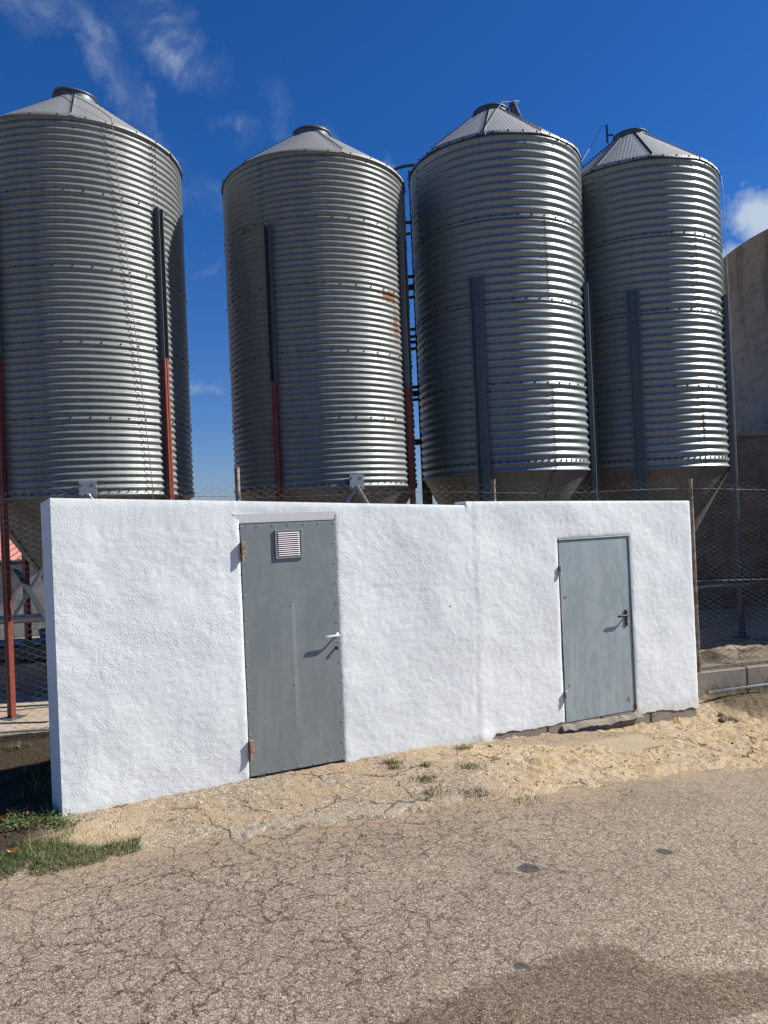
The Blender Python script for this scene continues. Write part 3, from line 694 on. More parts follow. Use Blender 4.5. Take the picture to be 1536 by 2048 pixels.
# louvre
vx, vz, vw, vh = .393, 1.823, .232, .236
mb = MB(); fr = .018
for (cx_, cz_, ww, hh_) in ((0, vh / 2 - fr / 2, vw, fr), (0, -vh / 2 + fr / 2, vw, fr), (-vw / 2 + fr / 2, 0, fr, vh - 2 * fr), (vw / 2 - fr / 2, 0, fr, vh - 2 * fr)):
    mb.box((vx + cx_, -.008, vz + cz_), (ww, .010, hh_), bev=.002)
mb.build('vent_frame', MAT_D1, DR)
MB().box((vx, -.0035, vz), (vw - 2 * fr, .004, vh - 2 * fr)).build('vent_backing', MAT_GAP, DR)
sl = MB(); sl.add([(-.091, -.006, .0055), (.091, -.006, .0055), (.091, -.0165, -.0035), (-.091, -.0165, -.0035), (-.091, -.0145, -.005), (.091, -.0145, -.005), (.091, -.004, .0035), (-.091, -.004, .0035)],
                  [(0, 3, 2, 1), (3, 4, 5, 2), (4, 7, 6, 5), (0, 7, 4, 3), (1, 2, 5, 6)])
slm = sl.mesh('vent_slat'); slm.materials.append(MAT_SLAT)
for k in range(12): link('vent_slat', slm, DR, None, loc=(vx, 0, vz - .0905 + k * .0165))
for sx2 in (-1, 1):
    for sz2 in (-1, 1): link('vent_screw', rm_, DR, None, loc=(vx + sx2 * (vw / 2 - .009), -.013, vz + sz2 * (vh / 2 - .009)))


def lever(x, z, L, out, r, mt, parent):
    mb = MB(); mb.tube([(x, -.0, z), (x, -.008, z)], .017, 16)
    mb.tube([(x, -.004, z), (x, -out * .75, z), (x - .010, -out * .95, z), (x - .03, -out, z), (x - L * .7, -out * 1.0, z - .002), (x - L, -out * .97, z - .003)], [r * .8, r * .8, r, r, r * .95, r * .8], 10)
    return mb.build('door_handle', mt, parent, smooth=True)


lever(.775, 1.045, .135, .058, .0105, MAT_HANDLE, DR)
mb = MB(); mb.tube([(.763, 0, .938), (.763, -.026, .938)], .011, 12); mb.box((.763, -.028, .934), (.008, .012, .026)); mb.build('lock_cylinder', MAT_BOLT, DR)


def hinge(x, z0, z1, mt, parent, w=.03, out=.034):
    mb = MB(); zm = (z0 + z1) / 2; zu = z0 + (z1 - z0) * .42
    mb.box((x + .014, -out * .55, (zu + z1) / 2), (w, out * 1.05, z1 - zu), bev=.003)
    mb.tube([(x + .004, -out * .75, z0), (x + .004, -out * .75, zu - .003)], .011, 10)
    mb.box((x - .006, -out * .3, (z0 + zu) / 2), (.012, out * .7, zu - z0), bev=.002)
    return mb.build('hinge', mt, parent)


hinge(.0, 1.706, 1.862, MAT_HINGE, DR); hinge(.0, .13, .292, MAT_HINGE, DR)

# ---- blue-grey flush door
D = empty('door'); D.parent = SH; D.location = (4.405, .004, -.012); D['label'] = 'shorter blue-grey smeared steel door with black handle'
w2, h2 = .874, 1.765
A, B = np.meshgrid(np.linspace(.012, w2 - .012, 34), np.linspace(.006, h2 - .02, 60)); dd = fbm(A * 2.2, B * 1.3, 2, 230) * .004
mb = MB(); mb.add(np.stack([A, -dd, B], -1).reshape(-1, 3), [tuple(t) for t in grid_q(60, 34)]); mb.box((w2 / 2, .026, h2 / 2 - .006), (w2 - .026, .046, h2 - .026)); mb.build('door_panel', MAT_D2, D)
mb = MB(); mb.box((w2 / 2 + .004, .012, h2 - .007), (w2 + .006, .046, .013), bev=.002); mb.box((w2 - .002, .012, h2 / 2), (.012, .046, h2 - .014), bev=.002)
mb.build('door_frame', MAT_D2, D)
MB().box((w2 / 2, .075, h2 / 2), (w2 + .02, .01, h2 + .06)).build('door_backing', MAT_GAP, D)
mb = MB(); mb.box((.797, -.006, .938), (.034, .012, .165), bev=.004); mb.build('handle_plate', MAT_BLACK, D)
lever(.80, .968, .15, .056, .0105, MAT_BLACK, D); 
mb = MB(); mb.tube([(.80, 0, .90), (.80, -.018, .90)], .009, 10); mb.build('lock_cylinder', MAT_HINGE, D)
hinge(-.004, 1.41, 1.522, MAT_HGREY, D, .014, .03); hinge(-.004, .20, .315, MAT_HGREY, D, .014, .03)
# small black fixing hole plug between the doors
mb = MB(); mb.tube([(3.2, -.012, 1.218), (3.2, .01, 1.218)], .006, 8); mb.build('wall_plug', MAT_BLACK, SH)

# ------------------------------------------------------------------ silos
R = 1.15


def ring_mesh(name, H, waves, amp, cols, rows_w, sheets=2, lap=.018, phase=0, jag=0):
    rows = int(waves * rows_w) + 3; z = np.linspace(-lap, H, rows); P = []; Q = []; base = 0
    for s in range(sheets):
        a = np.linspace(0, 2 * PI / sheets + .012, cols // sheets + 1) + s * 2 * PI / sheets
        Am, Zm = np.meshgrid(a, z)
        pr = np.cos(2 * PI * Zm / (H / waves) + phase)
        r = R + amp * pr + .0035 * (1 - (Zm + lap) / (H + lap)) + .0022 * (1 - (Am - a[0]) / (a[-1] - a[0])) * 1.0
        r = r + .0018 * vn(Am * 7 + s * 3, Zm * 5, 71)
        P.append(np.stack([r * np.cos(Am), r * np.sin(Am), Zm], -1).reshape(-1, 3)); Q.append(grid_q(*Am.shape) + base); base += Am.size
        for zi in (0,):          # hem at the foot of the sheet, so the lap has a thickness
            e = np.stack([(r[0] - .006) * np.cos(a), (r[0] - .006) * np.sin(a), np.full_like(a, z[0])], -1); P.append(e)
            i = np.arange(len(a) - 1); Q.append(np.stack([base + i, base + i + 1, base - Am.size + i + 1, base - Am.size + i], -1)); base += len(a)
    return mesh_np(name, np.concatenate(P), np.concatenate(Q), True)


ringA = ring_mesh('wall_ring', .775, 11, .0098, 240, 8); ringA.materials.append(MAT_A)
ringB = ring_mesh('wall_ring', 1.035, 10.5, .0125, 240, 10); ringB.materials.append(MAT_B)
# corrugation must keep step with neighbours
ringB2 = ring_mesh('wall_ring', 1.06, 11, .0125, 240, 10, lap=.004); ringB2.materials.append(MAT_B)


def roof_panel_mesh(nseg, zb, zt, rt_, ribs, eave=.010):
    th = 2 * PI / nseg; cols = 90 if ribs else 24; rows = 14
    a = np.linspace(-th / 2, th / 2, cols); t = np.linspace(0, 1, rows); A, T = np.meshgrid(a, t)
    rr = (R + eave + .012) * (1 - T) + rt_ * T; zz_ = zb * (1 - T) + zt * T
    off = np.zeros_like(A)
    if ribs:
        xl = rr * np.sin(A); off = .0020 * np.cos(2 * PI * xl / .046) - .010 * (np.cos(A / th * 2 * PI) + 1) / 2 * (1 - T) * 1.2
    off = off + .012 * np.exp(-((np.abs(A) - th / 2) * rr / .010) ** 2)
    P = np.stack([rr * np.cos(A), rr * np.sin(A), zz_ + off], -1)
    # turned down eave
    e = np.stack([(R + eave + .014) * np.cos(a), (R + eave + .014) * np.sin(a), zb - .026 + off[0] * 1.2], -1)[None]
    P = np.concatenate([e, P], 0)
    return mesh_np('roof_panel', P, grid_q(rows + 1, cols), True)


def bolts_mb(pts, r=.0085):
    v = []; f = []
    for (a, rad, z) in pts:
        ca, sa = math.cos(a), math.sin(a); b0 = len(v)
        for rr, o in ((r, 0), (r * .75, .011)):
            for k in range(5):
                t = k * 2 * PI / 5; u = rr * math.cos(t); h = rr * math.sin(t)
                v.append(((rad + o) * ca - u * sa, (rad + o) * sa + u * ca, z + h))
        f += [(b0 + k, b0 + (k + 1) % 5, b0 + 5 + (k + 1) % 5, b0 + 5 + k) for k in range(5)]; f.append(tuple(b0 + 5 + k for k in range(5)))
    me = bpy.data.meshes.new('bolts'); me.from_pydata(v, [], f); me.materials.append(MAT_BOLT); return me


def channel_mesh(kind):
    mb = MB()
    # cross-section in (tangential u, outward o); extruded in z 0..1 later by scale
    if kind == 'u': pts = [(-.036, .062), (-.036, 0), (.036, 0), (.036, .062), (.031, .062), (.031, .005), (-.031, .005), (-.031, .062)]
    elif kind == 'red': pts = [(-.030, .055), (-.030, 0), (.030, 0), (.030, .055), (.006, .055), (.004, .047), (-.004, .047), (-.006, .055)]
    else: pts = [(-.088, .0), (-.088, .058), (-.062, .058), (-.062, .052), (-.080, .052), (-.060, .004), (.060, .004), (.080, .052), (.062, .052), (.062, .058), (.088, .058), (.088, .0), (.065, -.004), (-.065, -.004)]
    n = len(pts); v = [(o, u, 0) for u, o in pts] + [(o, u, 1) for u, o in pts]
    f = [(i, (i + 1) % n, n + (i + 1) % n, n + i) for i in range(n)] + [tuple(range(n))[::-1], tuple(range(n, 2 * n))]
    return mb.add(v, f).mesh('leg')


CHU = channel_mesh('u'); CHU.materials.append(MAT_CH); CHR = channel_mesh('red'); CHR.materials.append(MAT_RED); CHB = channel_mesh('b'); CHB.materials.append(MAT_CH)


def build_silo(kind, x, y, eave, seams, rim, legs, legtop, joint, foot, roofa, nroof, collar_z, label, seamang):
    T = empty('silo', (x, y, 0), 0, label=label, cat='silo', group='galvanised feed silos in a row')
    zs = [eave] + seams + [rim]; bolts = []
    nring = len(zs) - 1
    for k in range(nring):
        H = zs[k] - zs[k + 1]; me = ringA if kind == 'A' else (ringB2 if k == nring - 1 else ringB); H0 = .775 if kind == 'A' else (1.06 if k == nring - 1 else 1.035)
        o = link('wall_ring', me, T, None, loc=(0, 0, zs[k + 1]), rot=(0, 0, math.radians(seamang[k % 2])), scale=(1 - .0000 * k, 1, H / H0))
        nb = 38 if kind == 'A' else 42
        if k < nring:      # ring of bolts at the foot of this ring
            zz_ = zs[k + 1] + (.017 if k < nring - 1 else (.03 if kind == 'A' else .12)); cnt = nb if k < nring - 1 else nb * 2
            bolts += [(2 * PI * i / cnt + k * .05, R + .010, zz_) for i in range(cnt)]
        p = H / (11 if kind == 'A' else (10.5 if k < nring - 1 else 11))
        for sh in (0, PI):
            for col in (0, 1):
                a = math.radians(seamang[k % 2]) + sh + .022 + col * (.038 if kind == 'A' else .026)
                zq = zs[k + 1] + p * (.0 if col == 0 or kind == 'A' else .5)
                while zq < zs[k] - .02:
                    bolts.append((a, R + .007, zq)); zq += p
    rp = roof_panel_mesh(nroof, eave + .012, collar_z, .235, kind == 'B'); rp.materials.append(MAT_RA if kind == 'A' else MAT_RB)
    for k in range(nroof):
        a = math.radians(roofa) + (k + .5) * 2 * PI / nroof
        link('roof_panel', rp, T, None, rot=(0, 0, a))
        for i in range(16 if kind == 'A' else 22):
            t = (i + .5) / (16 if kind == 'A' else 22); rr = (R + .03) * (1 - t) + .235 * t; zz_ = (eave + .012) * (1 - t) + collar_z * t
            bolts.append((a - PI / nroof, rr, zz_ + .016))
    bolts += [(2 * PI * i / (28 if kind == 'A' else 40), R + .036, eave - .008) for i in range(28 if kind == 'A' else 40)]
    bo = link('bolts', bolts_mb(bolts, .0105 if kind == 'A' else .0150), T); bo['kind'] = 'stuff'
    # collar
    MB().lathe([(.235, collar_z - .03), (.235, collar_z + .055), (.25, collar_z + .055), (.25, collar_z + .065), (.225, collar_z + .065), (.225, collar_z - .03)], 48).build('collar', MAT_CH, T, smooth=False)
    # hopper cone of lapped plates
    zb = .86 if kind == 'A' else .72; nh = 6
    prof = [(R - .008, rim + .03), (R - .012, rim - .012)] + [((R - .02) * (1 - t) + .13 * t, (rim - .02) * (1 - t) + zb * t) for t in np.linspace(0, 1, 12)] + [(.13, zb - .18)]
    MB().lathe(prof, 72).build('hopper', MAT_H, T, smooth=True)
    mb = MB()
    hb = []
    for k in range(nh):
        a = math.radians(-70) + k * 2 * PI / nh
        p0 = Vector(((R - .012) * math.cos(a), (R - .012) * math.sin(a), rim - .02)); p1 = Vector((.14 * math.cos(a), .14 * math.sin(a), zb))
        mb.tube([p0, p1], .009, 6)
        for i in range(14): t = i / 14; rr = (R - .01) * (1 - t) + .14 * t; hb.append((a + .02, rr + .004, (rim - .02) * (1 - t) + zb * t))
    mb.build('hopper_seam', MAT_H, T)
    bo2 = link('hopper_bolts', bolts_mb(hb, .009), T); bo2['kind'] = 'stuff'
    MB().lathe([(.16, zb - .17), (.16, zb - .20), (.11, zb - .20), (.11, zb - .42), (.02, zb - .43)], 24).build('outlet_boot', MAT_BEAM, T)
    # legs
    for a_ in legs:
        a = math.radians(a_); rr = R + (.012 if kind == 'A' else .016)
        if kind == 'A':
            link('support_channel', CHU, T, None, loc=(rr * math.cos(a), rr * math.sin(a), joint), rot=(0, 0, a), scale=(1, 1, legtop - joint))
            o = link('leg', CHR, T, None, loc=(rr * math.cos(a), rr * math.sin(a), foot), rot=(0, 0, a), scale=(1, 1, joint + .02 - foot)); o['label'] = 'dark red painted lower leg'
        else:
            link('support_channel', CHB, T, None, loc=((rr + .002) * math.cos(a), (rr + .002) * math.sin(a), joint - .05), rot=(0, 0, a), scale=(1, 1, legtop - joint + .05))
            link('leg', CHB, T, None, loc=(rr * math.cos(a), rr * math.sin(a), foot), rot=(0, 0, a), scale=(1.0, .94, joint + .02 - foot))
            cb = []; z = foot + .1
            lb = link('leg_bolts', bolts_mb([(0, .008, zq) for zq in np.arange(rim, legtop, .13)], .008), T, None, loc=(rr * math.cos(a), rr * math.sin(a), 0), rot=(0, 0, a)); lb['kind'] = 'stuff'
        MB().box((0, 0, .006), (.2, .2, .012)).build('base_plate', MAT_CH, T, loc=((rr + .02) * math.cos(a), (rr + .02) * math.sin(a), foot - .012), rot=(0, 0, a))
    return T


legs = (-113, -27, 67, 153)
s1 = build_silo('A', -3.398, 8.637, 6.27, [5.495, 4.72, 3.945, 3.170], 2.395, (-113, -26, 67, 153), 5.53, 3.86, .17, -70.9, 6, 7.0,
                'smooth-roofed grey silo at the left edge with a wire rope hanging down its side', (-29, 62))
s2 = build_silo('A', -.72, 9.535, 6.23, [5.467, 4.704, 3.941, 3.178], 2.41, (-113, -25, 67, 153), 5.43, 3.62, .17, -68.7, 6, 6.93,
                'silo with a closed lid and a rust patch, just above the tall door', (-120, 30))
s3 = build_silo('B', 1.718, 10.229, 6.71, [5.665, 4.63, 3.595], 2.53, (-113, -27.5, 67, 153), 4.96, 3.61, .17, -104.5, 10, 7.50,
                'bright silo with ribbed roof and an open lid, between two other silos', (-162, -70))
s4 = build_silo('B', 3.877, 10.928, 6.655, [5.62, 4.603, 3.587], 2.53, (-112.5, -33, 67, 153), 4.9, 3.61, .17, -96.7, 10, 7.44,
                'rightmost silo with ribbed roof and a hoist post beside its open collar', (-160, -70))
for o_ in s1.children:
    if o_.name.startswith('wall_ring') and abs(o_.location.z - 2.395) < .01: o_['label'] = 'lowest corrugated ring, slightly dented'


# lids
def lid_mb(r=.265):
    return MB().lathe([(.001, .035), (r * .5, .032), (r * .92, .02), (r, .012), (r + .006, .0), (r, -.012), (r - .008, -.012), (r - .008, .0), (.001, .03)], 48)


lid_mb(.238).build('lid', MAT_CH, s1, loc=(0, 0, 7.085), rot=(.02, math.radians(7), 0))
MB().box((-.24, 0, 7.05), (.02, .03, .10)).build('lid_bracket', MAT_CH, s1)
lid_mb(.242).build('lid', MAT_CH, s2, loc=(0, 0, 7.0), rot=(0, 0, 0))
lid_mb(.20).build('lid', MAT_BEAM, s3, loc=(.36, .05, 7.545), rot=(math.radians(8), math.radians(68), 0))
mb = MB(); mb.tube([(.40, .03, 7.72), (.20, -.08, 7.58), (.1, -.16, 7.56)], .009, 6); mb.build('lid_arm', MAT_CH2, s3)
mb = MB(); mb.tube([(.40, 0, 7.72), (.12, -.22, 7.585), (-.25, -1.10, 6.80), (-.28, -1.19, 6.66)], .006, 6); mb.build('lid_rod', MAT_CH2, s3)
mb = MB(); mb.box((-.345, -.02, 7.55), (.022, .03, .26)); mb.box((-.30, -.02, 7.53), (.10, .02, .02)); mb.build('hoist_post', MAT_BEAM, s4)
mb = MB(); mb.tube([(-.345, -.02, 7.68), (-.42, -.02, 7.66), (-.60, -.02, 7.36), (-.80, -.30, 7.05), (-1.0, -.45, 6.78)], .005, 5); mb.build('hoist_wire', MAT_ROPE, s4)
mb = MB(); mb.tube([(1.04, -.58, 6.62), (1.05, -.60, 6.45), (1.05, -.62, 4.6), (1.04, -.64, 3.0), (1.06, -.6, 2.0), (1.02, -.55, 1.0)], .0045, 5); mb.build('side_wire', MAT_ROPE, s4)
# wire rope over roof and down the side of the first silo
mb = MB(); a0 = math.radians(-52.2); a1 = math.radians(-37.7); rr = 1.192
top = Vector((1.215 * math.cos(a0), 1.215 * math.sin(a0), 6.30))
mb.tube([(-.18, -.14, 7.13), (-.05, -.24, 7.04), (.05, -.36, 6.94), (.34, -.72, 6.66), (.60, -.86, 6.45), top], .0045, 5)
mb.tube([top, Vector((1.205 * math.cos(a0 + .01), 1.205 * math.sin(a0 + .01), 6.2)), Vector((rr * math.cos(a1), rr * math.sin(a1), 2.5)), Vector((rr * math.cos(a1), rr * math.sin(a1), 1.3))], .0042, 5)
mb.build('wire_rope', MAT_ROPE, s1)


# plates and struts below the rims
def strut(T, a_mid, z_top, ends, r=.022, mt=MAT_CH2, plate=True):
    a = math.radians(a_mid); rr = R + .03
    if plate:
        mb = MB(); mb.box((0, 0, 0), (.018, .17, .17), bev=.003)
        for i in (-1, 1):
            for j in (-1, 1): mb.box((.012, i * .055, j * .055), (.012, .02, .02))
        mb.build('bracket_plate', mt, T, loc=(rr * math.cos(a), rr * math.sin(a), z_top + .05), rot=(0, 0, a))
    for (e, z) in ends:
        b_ = math.radians(e)
        MB().tube([((rr + .01) * math.cos(a), (rr + .01) * math.sin(a), z_top), ((R + .02) * math.cos(b_), (R + .02) * math.sin(b_), z)], r, 8).build('strut', mt, T)


strut(s1, -70, 2.40, [(-109, 1.22), (-31, 1.22)]); strut(s2, -69, 2.40, [(-109, 1.3), (-29, 1.3)])
strut(s3, -5, 2.36, [(-24, 1.2), (60, 1.2)], plate=False); strut(s3, -70, 1.3, [(-109, .4), (-31, .4)], plate=False)
MB().tube([(R * math.cos(math.radians(-109)), R * math.sin(math.radians(-109)), 1.68), (.4, -1.3, .5)], .035, 4).build('cross_brace', MAT_BEAM, s1)

# caged ladder between the second and third silo
LD = empty('ladder', (0, 10.5, 0), 0, label='dark caged ladder in the gap between the second and third silo', cat='ladder')
for x in (.20, .57): MB().tube([(x, .03, 2.2), (x, .03, 6.95)], .019, 6).build('rail', MAT_BEAM, LD)
rg_ = MB().tube([(.20, .06, 0), (.57, .06, 0)], .010, 6).mesh('rung'); rg_.materials.append(MAT_BEAM)
hp = MB()
for sgn in (-1, 1):
    for k in range(17): t = PI * k / 16; hp.v += [(.385 + .36 * math.cos(t), -.02 - .34 * math.sin(t) * 0 + sgn * .003, -.024), (.385 + .36 * math.cos(t), -.02 + sgn * .003, .024)]
hp.v = []
for k in range(17):
    t = PI * k / 16; x = .385 - .40 * math.cos(t); y = .02 + .42 * math.sin(t)
    for q in (0, .007):
        for z in (-.022, .022): hp.v.append((x, y + q, z))
for k in range(16):
    i = 4 * k; hp.f += [(i, i + 4, i + 5, i + 1), (i + 2, i + 3, i + 7, i + 6), (i + 1, i + 5, i + 7, i + 3), (i, i + 2, i + 6, i + 4)]
hp.box((.385, -.01, 0), (.80, .008, .046))
hpm = hp.mesh('cage_hoop'); hpm.materials.append(MAT_BEAM)
for z in (6.20, 5.43, 5.26, 4.68, 4.50, 3.86, 3.75, 3.1): link('cage_hoop', hpm, LD, None, loc=(0, 0, z))
MB().tube([(.22, .0, 6.80), (.30, 0, 6.93), (.40, 0, 6.985), (.50, 0, 7.01), (.62, 0, 7.02), (.90, 0, 7.02)], .024, 8).build('top_arch', MAT_BEAM, LD)

# ------------------------------------------------------------------ chain link fence
fence = empty('chain_link_fence', (FO[0], FO[1], 0), FA, label='rusty chain link fence on thin posts behind the white wall', cat='fence')
def fence_mesh():
    P = []; Q = []; base = 0; pitch = .056; h = pitch / 2
    for i, s in enumerate(np.arange(-1.4, 10.5, pitch)):
        top = 2.44 - .021 * (s) + .035 * math.sin(s * 1.3) * (1 if s < 1.2 else .35) + .012 * math.sin(s * 3.1) - (.05 * math.exp(-((s - 5.6) / .5) ** 2))
        z0 = .20 if s > 0.9 else .19 + .05 * abs(math.sin(s * 5)); n = int((top - z0) / h)
        k = np.arange(n + 1); zz_ = top - k * h
        u = s + np.where((k + i) % 2 == 0, 0, pitch) * 1.0
        if True:
            low = np.clip((.75 - zz_) / .55, 0, 1) * (1.0 if s < 1.2 else .35); wob = fbm(np.full(n + 1, s * 2.2), zz_ * 3, 3, 5) * .07 * low
            wob2 = fbm(np.full(n + 1, s * 2.7), zz_ * 3.3, 3, 15) * .07 * low
        u = u + wob; zz_ = zz_ + wob2
        topc = np.clip((zz_ - (top - .14)) / .14, 0, 1); u = u + topc * .035 * math.sin(s * 7.3); zz_ = zz_ + topc * .02 * math.sin(s * 11.7)
        y = np.where(k % 2 == 0, .003, -.003) + .05 * np.sin(s * .8) * 0 + fbm(np.full(n + 1, s * 1.1), zz_ * 1.1, 2, 8) * .05
        c = np.stack([u, y, zz_], -1); r = .0022
        offs = np.array([(r, 0, 0), (-r * .5, r * .87, 0), (-r * .5, -r * .87, 0)])
        v = (c[:, None, :] + offs[None]).reshape(-1, 3); P.append(v)
        a = np.arange(n)[:, None] * 3 + np.arange(3)[None]; b_ = np.arange(n)[:, None] * 3 + (np.arange(3)[None] + 1) % 3
        Q.append((np.stack([a, b_, b_ + 3, a + 3], -1).reshape(-1, 4)) + base); base += len(v)
    return mesh_np('wire_mesh', np.concatenate(P), np.concatenate(Q))
fm = link('wire_mesh', fence_mesh(), fence, MAT_WIRE); fm['kind'] = 'stuff'
for z, sag in ((2.34, .03), (1.3, .02)):
    mb = MB(); mb.tube([(s, .006, z - .021 * s + sag * math.sin(s * 2.1) * .5) for s in np.linspace(-1.4, 10.4, 70)], .0018, 4); mb.build('line_wire', MAT_WIRE, fence)


m, nt_, b_ = mat('rusted_post', (.28, .25, .2), .7, .3)
nt_.links.new(mixc(nt_, ramp(nt_, noise(nt_, wpos(nt_), 14, 5, .7), [(.4, 0), (.6, 1)]), (.36, .34, .30), (.22, .12, .055)), b_.inputs['Base Color']); MAT_POST = m
def at_bearing(tanb):      # fence-line abscissa of the point seen at x/y = tanb
    # (FO + a*FD): x = tanb*y
    return (tanb * FO[1] - FO[0]) / (FD[0] - tanb * FD[1])
for tb, zt in ((-.1955, 2.56), (.1502, 2.37), (.4165, 2.305)):
    a = at_bearing(tb); mb = MB(); mb.tube([(a, .03, .0), (a, .03, zt)], .024, 12); mb.tube([(a, .03, zt), (a, .03, zt + .012)], .027, 12); mb.build('fence_post', MAT_POST, fence, smooth=False)
MB().tube([(-2.6, .03, .0), (-2.6, .03, 2.5)], .024, 12).build('fence_post', MAT_POST, fence)

# ------------------------------------------------------------------ tank and background
mb = MB(); TX, TY, TR = 13.13, 16.575, 5.075
pr = [(TR + .012, .1), (TR + .012, 3.28), (TR, 3.29), (TR, 7.64), (TR + .01, 7.65), (TR + .01, 7.67), (TR - .25, 7.67)]
mb.lathe(pr, 160); mb.add([(TR * math.cos(2 * PI * k / 40) * .97, TR * math.sin(2 * PI * k / 40) * .97, 7.66) for k in range(40)], [tuple(range(40))])
tk = mb.build('concrete_tank', MAT_TANK, smooth=True, loc=(TX, TY, 0)); tag(tk, 'large round stained concrete tank at the right edge behind the fence', 'tank')
for p in tk.data.polygons:
    if abs(p.normal.z) > .5: p.use_smooth = False
bl = empty('low_building', (5.6, 14.6, 0), .1, label='low dark rendered building behind the two right silos', cat='building')
MB().box((0, 0, 1.65), (5.6, 3.0, 3.1)).build('wall', MAT_TANK, bl)
MB().box((0, 0, 3.24), (5.7, 3.1, .08)).build('roof', MAT_TANK, bl)
# farm shed far left, under and behind the first silo
m, nt_, b_ = mat('old_whitewash', (.55, .55, .56), .9); nt_.links.new(mixc(nt_, ramp(nt_, noise(nt_, wpos(nt_), 3, 6, .7), [(.4, 0), (.65, 1)]), (.34, .35, .37), (.15, .14, .13)), b_.inputs['Base Color']); MAT_WW = m
m, nt_, b_ = mat('red_roof_sheet', (.5, .2, .14), .7); MAT_RR = m
fs = empty('farm_shed', (-8.1, 14.2, .165), .18, label='small whitewashed shed with red roof behind the leftmost silo', cat='shed')
MB().box((0, 0, .66), (3.6, 2.2, 1.30)).build('wall', MAT_WW, fs)
mb = MB()
for k in range(24):
    x0 = -1.9 + k * .16; mb.add([(x0, -1.3, 1.40), (x0 + .08, -1.3, 1.425), (x0 + .16, -1.3, 1.40), (x0, 1.3, 1.88), (x0 + .08, 1.3, 1.905), (x0 + .16, 1.3, 1.88)], [(0, 1, 4, 3), (1, 2, 5, 4)])
mb.build('roof', MAT_RR, fs)
# trough, bucket, feed auger and stacked pallets under the first silo
mb = MB(); mb.box((0, 0, .22), (1.9, .55, .03)); mb.box((0, -.26, .14), (1.9, .03, .16)); mb.box((0, .26, .14), (1.9, .03, .16))
for x in (-.85, .85): mb.box((x, 0, .03), (.08, .5, .12))
tr = mb.build('feed_trough', MAT_BEAM, loc=(-4.5, 9.2, .46)); tag(tr, 'dark metal feed trough standing under the leftmost silo', 'trough')
st_ = empty('plinth', (-4.5, 9.3, .165), .25, label='low rendered plinth carrying the feed trough', cat='plinth')
MB().box((0, 0, .15), (2.6, .8, .30)).build('block', MAT_CURB, st_)
m, _, _ = mat('blue_plastic', (.03, .07, .22), .4); MAT_BLUE = m
bk_ = MB(); bk_.lathe([(.001, .0), (.07, .0), (.095, .16), (.10, .165), (.10, .172), (.088, .172), (.066, .012), (.001, .012)], 20); bo = bk_.build('bucket', MAT_BLUE, loc=(-4.12, 8.95, .70), smooth=True)
tag(bo, 'small blue plastic bucket on the trough under the leftmost silo', 'bucket')
mb = MB(); mb.tube([(-7.5, 7.4, 1.10), (-3.4, 8.637, 1.06), (-1.9, 9.1, 1.05)], .05, 12); ag = mb.build('feed_auger', MAT_CH2, smooth=True); tag(ag, 'pale feed auger tube running level under the left silos', 'pipe')
mb = MB(); mb.tube([(-3.1, 8.2, 1.98), (-3.85, 7.9, 1.17)], .03, 8)
pl = empty('pallet', (-4.6, 10.2, .18), .3, label='dark wooden pallet lying under the leftmost silo', cat='pallet')
m, nt_, b_ = mat('old_wood', (.10, .07, .045), .8); MAT_WOOD = m
for k in range(6): MB().box((-.5 + k * .2, 0, .115), (.10, .8, .018)).build('board', MAT_WOOD, pl)
for k in (-1, 0, 1): MB().box((0, k * .35, .055), (1.12, .08, .10)).build('runner', MAT_WOOD, pl)
eq = empty('shade_shed', (9.3, 10.55, .165), .05, label='plain shed added right of the silos, beyond the picture edge, to shade the yard', cat='shed')  # added out of view so its shadow darkens the right of the yard
MB().box((0, 0, 1.8), (3.6, 2.1, 3.6)).build('wall', MAT_TANK, eq)
MB().box((0, 0, 3.66), (3.8, 2.3, .12)).build('roof', MAT_YARD, eq)
# hoses on the right by the tank
mb = MB(); mb.tube([(3.7, 9.75, 1.02), (4.3, 9.8, 1.03), (4.9, 10.05, .98), (5.5, 10.4, 1.0), (5.75, 10.5, 1.06)], .028, 8); tag(mb.build('black_hose', MAT_BLACK, smooth=True), 'thick black hose slung behind the fence at right', 'hose')
mb = MB(); mb.tube([(3.5, 9.6, .90), (4.25, 9.75, .95), (4.9, 10.05, .92)], .022, 8); tag(mb.build('auger_pipe', MAT_CH2, smooth=True), 'thin pale metal pipe below the black hose at right', 'pipe')
mb = MB(); mb.tube([(*yard_pt(6.9, -.13), -.055), (*yard_pt(8.6, -.10), -.045), (*yard_pt(12, -.06), -.03)], .014, 8); tag(mb.build('white_pipe', MAT_WPIPE, smooth=True), 'thin white pipe lying along the foot of the kerb', 'pipe')

